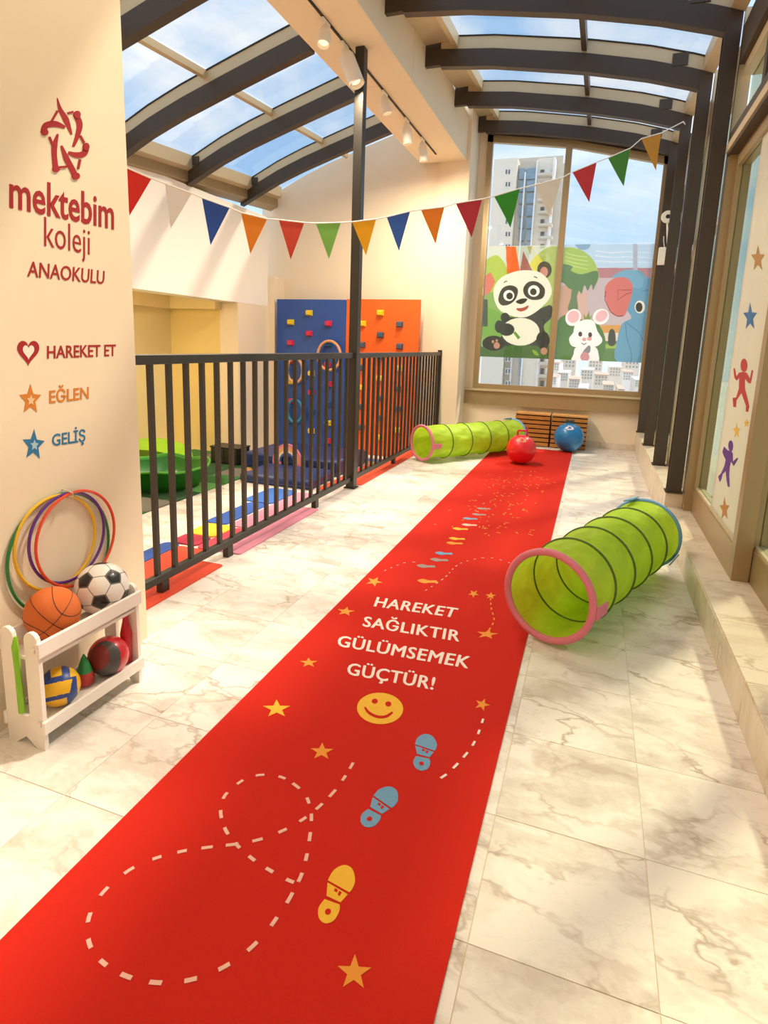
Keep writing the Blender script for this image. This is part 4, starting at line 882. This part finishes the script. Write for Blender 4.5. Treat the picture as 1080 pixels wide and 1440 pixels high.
# ============================================================ TUNNELS
def fabric(name, col, tr):
    m_ = mat(name, col, .55, var=.16, scale=7, bump=1.0, bscale=7, trans=tr, spec=.4); return m_
FAB = fabric('lime nylon', '#C8EC3C', .45)
HEMP = mat('pink hem fabric', '#DE7E93', .7, var=.06, bump=.3, bscale=50); HEMB = mat('blue hem fabric', '#6FA6D6', .7, var=.06, bump=.3, bscale=50)
RIB = mat('dark green wire casing', '#4E6B1E', .6)
def tunnel(p0, p1, R, nr, label, wob):
    p0 = Vector((p0[0], p0[1], R+.027)); p1 = Vector((p1[0], p1[1], R+.027)); ax = (p1-p0); Ln = ax.length; ax.normalize()
    sd = Vector((ax.y, -ax.x, 0)); up = Vector((0, 0, 1))
    t = thing('play_tunnel', (p0.x, p0.y, 0), label, 'play tunnel', 'green crawl tunnels')
    rg = random.Random(wob)
    nseg = nr-1; n = 56
    def ring(s, r): return [p0+ax*s+(sd*math.cos(2*PI*k/n)+up*math.sin(2*PI*k/n))*r for k in range(n)]
    for i in range(nseg):
        b = MB(); vs = []; fs = []; M = 8
        ph = [rg.uniform(0, 6.28) for _ in range(4)]
        for side in (0, 1):
            for j in range(M+1):
                u = j/M; s = Ln*(i+u)/nseg; sag = math.sin(PI*u)
                for k in range(n):
                    a = 2*PI*k/n
                    wr_ = sag*(.006*math.sin(5*a+ph[0]+3*u)+.005*math.sin(9*a+ph[1]-5*u)+.004*math.sin(16*a+ph[2]+8*u))
                    r_ = R-.012*sag+wr_-(.0015 if side else 0)
                    q = p0+ax*s+(sd*math.cos(a)+up*math.sin(a))*r_; vs.append(q)
        for side in (0, 1):
            o_ = side*(M+1)*n
            for j in range(M):
                for k in range(n):
                    l = (k+1) % n; f = [o_+j*n+k, o_+j*n+l, o_+j*n+n+l, o_+j*n+n+k]; fs.append(f if side else f[::-1])
        b.add(vs[:(M+1)*n], [f for f in fs if max(f) < (M+1)*n]).build('fabric_section', FAB, t, origin=p0+ax*(Ln*(i+.5)/nseg))
    for i in range(nr):
        s = Ln*i/nseg
        if i == 0:
            MB().tube(ring(s, R), .019, 10, True).build('hem', HEMP, t, label='pink hem')
        elif i == nr-1:
            MB().tube(ring(s, R), .016, 10, True).build('hem', HEMB, t, label='blue hem')
        else: MB().tube(ring(s, R+.001), .0075, 6, True).build('rib', RIB, t)
    # tabs
    def tab(s, ang, m_, d):
        c = p0+ax*s+(sd*math.cos(ang)+up*math.sin(ang))*(R+.018); tg = (-sd*math.sin(ang)+up*math.cos(ang)); nn = (sd*math.cos(ang)+up*math.sin(ang))
        P = [c-tg*.035, c+tg*.035, c+tg*.03+ax*d+nn*.004, c-tg*.03+ax*d+nn*.004]
        MB().prism(P, nn*.008).build('tab', m_, t, smooth=False, label='pink tab' if m_ is HEMP else 'blue tab')
    tab(0, -.05, HEMP, .12); tab(Ln, 1.95, HEMB, -.12); tab(Ln, -.5, HEMB, -.10)
    return t
tunnel((-.117, 2.975), (.425, 4.36), .232, 6, 'lime green crawl tunnel nearest the camera, pink rim facing the camera', 5)
tunnel((-2.03, 7.34), (-1.03, 8.75), .222, 6, 'lime green crawl tunnel lying between railing and red ball', 9)

# ============================================================ HOPPER BALLS
def hopper(c, r, col, label, grip, hcol):
    t = thing('hopper_ball', (c[0], c[1], .007), label, 'ball', 'hopper balls at the far end')
    m_ = mat('rubber '+col, col, .32, var=.02, coat=.2)
    MB().sphere(c, r, 40, 26).build('ball_body', m_, t)
    z = c[2]+r; hm = mat('handle '+hcol, hcol, .4)
    if grip == 'loop':
        b = MB(); b.tube([(c[0]-.06, c[1], z-.03), (c[0]-.062, c[1], z+.035), (c[0]-.05, c[1], z+.055), (c[0]+.05, c[1], z+.055), (c[0]+.062, c[1], z+.035), (c[0]+.06, c[1], z-.03)], .013, 8)
        b.tube([(c[0]+.06, c[1], z+.04), (c[0]+.062, c[1], z+.10)], .011, 8)
    else:
        b = MB(); b.box(c[0]-.06, c[0]+.06, c[1]-.03, c[1]+.03, z-.02, z+.03, .006)
        for k in range(5): b.box(c[0]-.06+.026*k, c[0]-.046+.026*k, c[1]-.035, c[1]+.035, z+.025, z+.05)
    b.build('handle', hm, t)
    # printed face emblem near the top, towards the camera
    vd = Vector((-c[0], -c[1], 1.5-c[2])).normalized(); q = (vd+Vector((0, 0, .95))).normalized(); 
    sx = q.cross(Vector((0, 0, 1))).normalized()*-1; sy = q.cross(sx).normalized()
    b = MB(); fl = []
    for (ox, oy, s1, s2, ro) in [(-.04, .0, .03, .02, .5), (.0, .03, .035, .012, -.4), (.04, -.005, .02, .028, .2), (.0, -.03, .04, .012, .1)]:
        pts_ = []
        for (x_, y_) in ell_px(ox, oy, s1, s2, ro, 12):
            d_ = (q*r+sx*x_+sy*y_).normalized(); pts_.append(Vector(c)+d_*(r+.0015))
        b.add(pts_, [list(range(12))])
    b.build('face_print', mat('print '+hcol, {'#C9212A': '#C9906A', '#2F4B50': '#E6D9E2'}[hcol], .5), t, smooth=False)
hopper((-.815, 7.83, .198), .191, '#E01E26', 'red hopper ball with loop handle sitting on the carpet', 'loop', '#C9212A')
hopper((-.275, 9.15, .222), .215, '#1F78B4', 'blue hopper ball with dark handle before the wooden pallets', 'grip', '#2F4B50')

# ============================================================ WOODEN PALLETS
WD = mat('orange pine', '#B8762F', .6, var=.16, scale=9, bump=.15, bscale=25); WT = mat('light pine', '#D39A55', .6, var=.12, scale=9)
WDK = mat('dark pine', '#3A2413', .7)
for i, (x0, x1, lb) in enumerate(((-1.105, -.575, 'left slatted wooden box beneath the window'), (-.555, -.03, 'right slatted wooden box behind the blue ball'))):
    t = thing('slatted_box', ((x0+x1)/2, 9.55, 0), lb, 'crate', 'slatted wooden boxes')
    B(x0+.02, x1-.02, 9.45, 9.68, .01, .49).build('core', WDK, t, smooth=False)  # dark core gives the gaps between the slats their tone
    B(x0, x1, 9.40, 9.69, .49, .52, .003).build('top_board', WT, t, smooth=False)
    for k in range(7):
        z = .012+.068*k; B(x0+.004*(k % 2), x1-.003*((k+1) % 2), 9.405+.006*(k % 3), 9.45, z, z+.05, .003).build('slat', WD, t, smooth=False)
    for xx in (x0+.005, x1-.035): B(xx, xx+.03, 9.452, 9.69, 0, .49).build('side_post', WDK, t, smooth=False)

# ============================================================ BALL RACK
RW = mat('white washed wood', '#F3E9DF', .55, var=.04, scale=14, bump=.08, bscale=40)
rack = thing('ball_rack', (-1.84, 1.66, 0), 'small white wooden two-tier ball rack against the left wall', 'rack')
RX0, RX1, RYa, RYb = -1.935, -1.755, 1.41, 1.905
def endpanel(y):
    P = []
    def arc(cx, cz, r_, a0, a1, n=6): return [(cx+r_*math.cos(a0+(a1-a0)*k/n), cz+r_*math.sin(a0+(a1-a0)*k/n)) for k in range(n+1)]
    xm = (RX0+RX1)/2; w_ = .064
    L_ = [(RX1, 0), (RX1, .42)]+arc(RX1-w_/2, .425, w_/2, 0, PI)+[(RX1-w_, .12)]+[(RX0+w_, .12)]+arc(RX0+w_/2, .425, w_/2, 0, PI)+[(RX0, 0), (RX0+.04, 0), (xm, .035), (RX1-.04, 0)]
    return MB().prism([(x, y, z) for x, z in L_], (0, .016, 0)).build('end_panel', RW, rack, smooth=False, origin=(xm, y, 0))
endpanel(RYa); endpanel(RYb-.016)
for z0 in (.085, .335):
    B(RX0+.008, RX1-.008, RYa+.016, RYb-.016, z0, z0+.012).build('shelf_board', RW, rack, smooth=False)
for (z0, z1) in ((.066, .118), (.367, .425)):
    B(RX1-.002, RX1+.012, RYa-.008, RYb+.008, z0, z1, .003).build('front_rail', RW, rack, smooth=False)
    B(RX0-.01, RX0+.004, RYa-.008, RYb+.008, z0, z1, .003).build('back_rail', RW, rack, smooth=False)
for yy in (RYa-.01, RYb): 
    for z0 in (.385, .095): B(RX1-.02, RX1-.006, yy, yy+.01, z0, z0+.018, .002).build('peg', RW, rack, smooth=False)
# green strap hung through the slot, red bat at the far end
MB().tube([(-1.846, 1.402, .435), (-1.846, 1.397, .40), (-1.846, 1.40, .30), (-1.843, 1.401, .14)], .011, 6, rs=[.006, .012, .011, .013]).build('skipping_strap', mat('lime strap', '#86C425', .45, var=.15), None, label='lime green strap hanging in the slot of rack end', cat='strap', origin=(-1.846, 1.40, .14))
MB().lathe([(.008, 0), (.022, .01), (.024, .14), (.012, .2), (.011, .25), (.004, .26)], (-1.80, 1.868, .098), (0.02, 0, 1), 14).build('toy_bat', mat('red plastic', '#D8303A', .35, trans=.2), None, label='red plastic bat standing at far end of lower shelf', cat='bat', origin=(-1.80, 1.868, .098))

def R3(n): return Vector(n).normalized()
def view_basis(c):
    f = (Vector((0, 0, EYE))-Vector(c)).normalized(); rgt = Vector((0, 0, 1)).cross(f).normalized(); up = f.cross(rgt); return f, rgt, up
# basketball
c = Vector((-1.866, 1.575, .4465)); rb = .099
bk = thing('basketball', (c.x, c.y, c.z-rb), 'orange basketball on left of the rack top shelf', 'ball', 'balls on the rack')
MB().sphere(c, rb, 40, 26).build('ball_body', mat('orange rubber', '#DE6B1F', .5, var=.06, bump=.5, bscale=900), bk)
f, rg_, up = view_basis(c)
def sphere_curve(fn, n=60, closed=True, b=None, rr_=None, wd=.0014):
    P = [c+fn(2*PI*i/n).normalized()*(rr_) for i in range(n)]; b.tube(P, wd, 5, closed)
b = MB(); A1 = (rg_*.72+up*.62+f*.3).normalized(); A2 = (up*.75-rg_*.55+f*.35).normalized(); A2 = (A2-A1*A2.dot(A1)).normalized(); A3 = A1.cross(A2)
sphere_curve(lambda t: A2*math.cos(t)+A3*math.sin(t), b=b, rr_=rb)
sphere_curve(lambda t: A1*math.cos(t)+A3*math.sin(t), b=b, rr_=rb)
for s_ in (-1, 1): sphere_curve(lambda t: A1*(s_*(.62+.22*math.cos(2*t)))+A2*math.cos(t)*.8+A3*math.sin(t)*.8, b=b, rr_=rb)
b.build('seam', mat('black seam', '#2A1A12', .6), bk)
# soccer ball: 32 panels
c = Vector((-1.858, 1.812, .4545)); rs_ = .107
sb = thing('soccer_ball', (c.x, c.y, c.z-rs_), 'white and black soccer ball on right of the rack top shelf', 'ball', 'balls on the rack')
MB().sphere(c, rs_*.985, 32, 20).build('bladder', mat('grey seam', '#6E6A66', .6), sb)
ph = (1+5**.5)/2; iv = [R3(v) for v in [(0, 1, ph), (0, 1, -ph), (0, -1, ph), (0, -1, -ph), (1, ph, 0), (1, -ph, 0), (-1, ph, 0), (-1, -ph, 0), (ph, 0, 1), (-ph, 0, 1), (ph, 0, -1), (-ph, 0, -1)]]
el = min((iv[0]-v).length for v in iv[1:])
nb = [[j for j in range(12) if j != i and (iv[i]-iv[j]).length < el*1.1] for i in range(12)]
faces = [(i, j, k_) for i in range(12) for j in nb[i] if j > i for k_ in nb[j] if k_ > j and k_ in nb[i]]
# orientation: a hexagon towards the camera with a black pentagon below it
f, rg_, up = view_basis(c)
f2 = (f+rg_*-.10+up*.10).normalized()
fc = faces[0]; z0 = (iv[fc[0]]+iv[fc[1]]+iv[fc[2]]).normalized(); y0 = -(iv[fc[0]]-z0*iv[fc[0]].dot(z0)).normalized(); x0 = y0.cross(z0)
Z1 = f2; Y1 = (up-Z1*up.dot(Z1)).normalized(); X1 = Y1.cross(Z1)
def orient(v): return X1*v.dot(x0)+Y1*v.dot(y0)+Z1*v.dot(z0)
def panel(poly, material, label=None):
    ctr = sum(poly, Vector()).normalized(); P = [ctr.lerp(p, .965) for p in poly]; b = MB(); vs = []; fs = []; M = 4; n = len(P)
    pc = sum(P, Vector())/n
    for k in range(n):
        a, bq = P[k], P[(k+1) % n]; base = len(vs)
        for i in range(M+1):
            for j in range(i+1):
                u = i/M; v = (j/i if i else 0); q = pc.lerp(a.lerp(bq, v), u); vs.append(c+orient(q.normalized())*(rs_*(1-.012*(u**6))))
        idx = lambda i, j: base+i*(i+1)//2+j
        for i in range(M):
            for j in range(i+1):
                fs.append([idx(i, j), idx(i+1, j), idx(i+1, j+1)])
                if j < i: fs.append([idx(i, j), idx(i+1, j+1), idx(i, j+1)])
    b.add(vs, fs).build('panel', material, sb, label=label, origin=c+orient(ctr)*rs_)
SW = mat('white ball leather', '#F2ECE6', .35, coat=.2, var=.02); SK = mat('black ball leather', '#23211F', .35, coat=.2)
for i in range(12):
    nbs = nb[i]; 
    # order the neighbours round i
    zx = iv[i]; ux = (iv[nbs[0]]-zx*iv[nbs[0]].dot(zx)).normalized(); uy = zx.cross(ux)
    nbs = sorted(nbs, key=lambda j: math.atan2(iv[j].dot(uy), iv[j].dot(ux)))
    panel([iv[i].lerp(iv[j], .30) for j in nbs], SK, 'black pentagon panel')
for (i, j, k_) in faces:
    if (iv[j]-iv[i]).cross(iv[k_]-iv[i]).dot(iv[i]) < 0: j, k_ = k_, j
    panel([iv[i].lerp(iv[j], 1/3), iv[i].lerp(iv[j], 2/3), iv[j].lerp(iv[k_], 1/3), iv[j].lerp(iv[k_], 2/3), iv[k_].lerp(iv[i], 1/3), iv[k_].lerp(iv[i], 2/3)], SW)
# ball with colour regions decided per face (printed shell)
def printed_ball(name, c, r_, mats, fn, label):
    c = Vector(c); t = thing(name, (c.x, c.y, c.z-r_), label, 'ball', 'balls on the rack'); f, rg_, up = view_basis(c)
    b = MB(); nu, nv = 160, 110; vs = []; 
    for i in range(nv+1):
        for k in range(nu):
            th = PI*i/nv; a = 2*PI*k/nu; vs.append(c+Vector((math.sin(th)*math.cos(a), math.sin(th)*math.sin(a), math.cos(th)))*r_)
    b.v = vs
    for i in range(nv):
        for k in range(nu):
            l = (k+1) % nu; F_ = [i*nu+k, (i+1)*nu+k, (i+1)*nu+l, i*nu+l]; q = (sum((vs[z] for z in F_), Vector())/4-c).normalized()
            b.f.append(F_); b.mi.append(fn(q.dot(rg_), q.dot(up), q.dot(f)))
    b.build('ball_body', mats, t); return t
VB = mat('blue ball leather', '#1F3F86', .4); VY = mat('yellow ball leather', '#E9B21C', .4)
def vfn(x, y, z):
    if z < -.2: return 0 if (math.sin(5*x)+math.sin(4*y)) > 0 else 1
    if -.42 < y < .22 and x < .55+.25*y and x > -.9: return 1
    if y > .5 and -.35 < x < .15: return 1
    if y > .32 and .52 < x: return 1
    if y < -.62 and x < .3: return 1
    if x > .80: return 1
    return 0
printed_ball('volleyball', (-1.815, 1.538, .171), .0735, [VB, VY], vfn, 'blue and yellow volleyball on lower rack shelf')
MR = mat('red ball rubber', '#C8202A', .35, coat=.3); MG = mat('charcoal ball rubber', '#4A4444', .4); MD = mat('dark red ball rubber', '#7A1F1E', .4)
def mfn(x, y, z):
    d_ = ((x+.45)/.52)**2+((y+.02)/.6)**2
    if d_ < 1: return 2
    d2_ = ((x+.18)/.75)**2+((y+.2)/.95)**2
    return 1 if d2_ < 1 else 0
printed_ball('medicine_ball', (-1.806, 1.775, .178), .0805, [MR, MG, MD], mfn, 'red and charcoal ball on lower rack shelf')
tp = thing('spinning_top', (-1.83, 1.672, .097), 'small green and red cone toy between the lower balls', 'toy')
MB().lathe([(.02, 0), (.034, .012), (.036, .04), (.030, .062)], (-1.83, 1.672, .097), (0, 0, 1), 20).build('base', mat('red toy plastic', '#C7413A', .4), tp)
MB().lathe([(.031, .062), (.026, .075), (.012, .115), (.003, .135)], (-1.83, 1.672, .097), (0, 0, 1), 20).build('cone', mat('green toy plastic', '#2F8A4A', .4), tp)

# ============================================================ HOOPS
HP = [('green hoop, leftmost of the hoops leaning on the wall', '#1E7A3C', 1.748, .246, -1.990), ('yellow hoop leaning on wall behind basketball', '#EDB91E', 1.722, .192, -1.984), ('purple hoop leaning on the wall inside the yellow one', '#5B2A86', 1.772, .186, -1.977),
      ('orange-red hoop, rightmost of the hoops above the soccer ball', '#E2471E', 1.808, .200, -1.968)]
for lb, c_, cy, r_, X in HP:
    n = 64; zc = .858-r_
    MB().tube([(X, cy+r_*math.cos(2*PI*i/n), zc+r_*math.sin(2*PI*i/n)) for i in range(n)], .0062, 8, True).build('hoop', mat('hoop '+c_, c_, .3, coat=.3), None, label=lb, cat='hoop', group='hoops leaning above the rack', origin=(X, cy, zc-r_))
tie = MB().tube([(-2.0, 1.775, .872), (-1.975, 1.777, .870), (-1.952, 1.782, .862), (-1.952, 1.782, .848), (-1.975, 1.777, .842), (-2.0, 1.775, .846)], .003, 6)
tie.build('cable_tie', mat('clear tie', '#D8CFC4', .4), None, label='small tie holding the hoops together at the top', cat='tie', origin=(-2.0, 1.775, .84))

# ============================================================ TRACK LIGHTS
WM = mat('white lamp metal', '#EFE6DA', .4)
trk = B(-2.42, -2.40, 4.4, 8.75, 4.158, 4.170).build('light_track', GASKET, None, smooth=False, label='thin dark lighting track under the ceiling beam', cat='track', origin=(-2.41, 6.6, 4.17))
trk.rotation_euler.z = 0
for (x, y, lb, an, ln) in ((-2.41, 5.06, 'white track spotlight nearest the camera', (0.05, -.35, -1), .16), (-2.41, 5.47, 'large white track spotlight in front of the steel post', (.46, -.06, -1), .33), (-2.41, 6.55, 'white track spotlight just past the steel post', (.25, .1, -1), .16), (-2.41, 7.35, 'first of the two far white track spotlights', (.10, .12, -1), .22), (-2.41, 8.05, 'farthest white track spotlight', (.12, .12, -1), .22)):
    t = thing('track_spotlight', (x, y, 4.158), lb, 'spotlight', 'spotlights on the track')
    q_ = 1.25 if ln > .3 else 1
    a_ = R3(an); h0 = Vector((x, y, 4.10))
    B(x-.015, x+.015, y-.07, y+.07, 4.135, 4.157, .003).build('adapter', WM, t)
    MB().tube([(x, y, 4.14), h0], .010, 8).build('stem', WM, t)
    MB().lathe([(.018, -.02), (.036, .0), (.055*q_, .06), (.058*q_, ln), (.050*q_, ln), (.044*q_, ln-.03), (.0001, ln-.03)], h0, a_, 20).build('lamp_housing', WM, t)
    MB().lathe([(.0001, ln-.024), (.04, ln-.026)], h0, a_, 20).build('lens', emit('warm lens', '#FFE3B0', 1.2), t)
    lo = lamp('spot_light', h0+a_*(ln+.01), .09, 10 if ln > .3 else 38, (1, .84, .62)); lo.rotation_euler = a_.to_track_quat('-Z', 'Y').to_euler()
# warm fill lamps added out of view in the near ceiling
for i, (x, y) in enumerate(((-1.1, .6), (-.2, -.7), (-1.1, 2.1))):
    MB().lathe([(.0001, 0), (.09, 0), (.10, -.012), (.0001, -.012)], (x, y, 3.899), (0, 0, 1), 24).build('fill_lamp', emit('warm disc', '#FFE2B4', 3), None, label=['added round fill lamp above the near corridor', 'added round fill lamp at the corridor start', 'added round fill lamp beside the glass roof'][i], cat='lamp', origin=(x, y, 3.9))
    lamp('ceiling_fill', (x, y, 3.87), .18, 12, (1, .84, .65))
MB().lathe([(.0001, 0), (.12, 0), (.13, -.012), (.0001, -.012)], (-5.95, 5.6, 2.299), (0, 0, 1), 24).build('fill_lamp', emit('warm disc', '#FFE2B4', 3), None, label='added round fill lamp in the yellow playroom', cat='lamp', origin=(-5.95, 5.6, 2.3))  # unseen lamp added to brighten the playroom with warm light
lamp('playroom_fill', (-5.95, 5.6, 2.26), .24, 45, (1, .84, .55))

# ============================================================ BUNTING
BS = [(-3.727, 4.1, 2.834), (-3.523, 4.179, 2.751), (-3.435, 4.232, 2.722), (-3.266, 4.353, 2.666), (-3.205, 4.402, 2.641), (-3.035, 4.549, 2.587), (-2.965, 4.612, 2.557), (-2.8, 4.766, 2.53), (-2.727, 4.836, 2.535), (-2.56, 4.998, 2.536), (-2.484, 5.072, 2.542), (-2.314, 5.239, 2.574), (-2.234, 5.317, 2.592), (-2.061, 5.487, 2.644), (-1.983, 5.564, 2.675), (-1.808, 5.736, 2.755), (-1.725, 5.815, 2.781), (-1.54, 5.993, 2.837), (-1.448, 6.081, 2.885), (-1.229, 6.288, 2.961), (-1.127, 6.384, 3.005), (-0.904, 6.591, 3.117), (-0.77, 6.714, 3.174), (-0.522, 6.94, 3.287), (-0.424, 7.03, 3.361), (-0.194, 7.237, 3.502), (-0.083, 7.335, 3.565), (0.142, 7.534, 3.708), (0.244, 7.629, 3.824), (0.451, 7.806, 3.921), (0.68, 8.02, 4.09)]
BT = [(-3.7, 4.11, 2.461), (-3.412, 4.256, 2.374), (-3.161, 4.446, 2.269), (-2.91, 4.665, 2.227), (-2.647, 4.911, 2.21), (-2.387, 5.162, 2.246), (-2.124, 5.416, 2.31), (-1.88, 5.652, 2.378), (-1.596, 5.923, 2.48), (-1.298, 6.203, 2.58), (-0.96, 6.516, 2.722), (-0.604, 6.838, 2.878), (-0.227, 7.176, 3.084), (0.108, 7.472, 3.298), (0.432, 7.755, 3.514)]
bun = thing('bunting', (-1.5, 6, 2.8), 'string of coloured triangular flags strung across the corridor', 'bunting')
path = [(-5.19, 3.9, 3.3), (-4.4, 3.95, 3.05)]+BS+[(.715, 8.20, 4.12), (.72, 8.235, 4.13)]
MB().tube(path, .006, 6).build('string', mat('white cord', '#F2EADF', .7), bun)
FC = [('red', '#DE2A1C', 0), ('white', '#F4EEE8', .35), ('blue', '#2B52A8', 0), ('orange', '#EF8A1A', 0), ('coral red', '#DD5236', .1), ('lime green', '#93C95E', .1), ('yellow', '#F5B912', .05), ('blue', '#3E66B4', 0), ('orange', '#EE9022', .1), ('crimson', '#C9323A', 0), ('green', '#3E9A1F', 0), ('white', '#EFE3D3', .5), ('red', '#DC3B3B', 0), ('green', '#5BA043', .05), ('amber', '#E6AC45', .1)]
for i, ((nm, c_, tr), tip) in enumerate(zip(FC, BT)):
    a = Vector(BS[2*i]); b_ = Vector(BS[2*i+1]); tp_ = Vector(tip); nrm = (b_-a).cross(tp_-a).normalized()
    b = MB(); n = 6; vs = []; fs = []
    for j in range(n+1):
        u = j/n; l_ = a.lerp(tp_, u); r_ = b_.lerp(tp_, u)
        for k in range(5):
            q = l_.lerp(r_, k/4)+nrm*(.006*math.sin(3*u+i)*u); vs += [q, q+nrm*.0015]
    for j in range(n):
        for k in range(4):
            a0 = (j*5+k)*2; fs += [[a0, a0+2, a0+12, a0+10], [a0+1, a0+11, a0+13, a0+3]]
    b.add(vs, fs).build('flag', mat('flag '+c_, c_, .75, var=.05, scale=8, trans=.25 if tr else .12), bun, label=nm+' flag', origin=(a+b_)/2)

# ============================================================ SECURITY CAMERA beside window
sc = thing('security_camera', (.76, 9.54, 2.8), 'white wall camera and box on dark post right of window', 'camera')
SWM = mat('white device plastic', '#EFE9DF', .4)
q = at_y(933, 360, 9.5); B(q.x-.07, q.x+.12, 9.50, 9.542, q.z-.12, q.z+.12, .008).build('box', SWM, sc)
q1 = at_y(939, 305, 9.48); MB().lathe([(.0001, .03), (.075, .03), (.085, .0), (.05, -.03), (.0001, -.03)], q1, (0, -1, 0), 24).build('camera_head', SWM, sc)
MB().lathe([(.0001, .034), (.028, .034), (.028, .03)], q1, (0, -1, 0), 16).build('lens', GASKET, sc)
MB().tube([q1+Vector((.0, .02, -.05)), q1+Vector((.02, .03, -.2)), q+Vector((.04, .0, .11))], .012, 8).build('bracket', SWM, sc)
MB().tube([q1+Vector((-.02, .02, -.25)), q+Vector((-.02, 0, .2)), q+Vector((.0, .0, .11))], .005, 6).build('cable', SWM, sc)

# drop helper labels on renamed duplicates, keep names plain
for o in bpy.data.objects:
    if o.parent is not None and 'category' in o: del o['category']
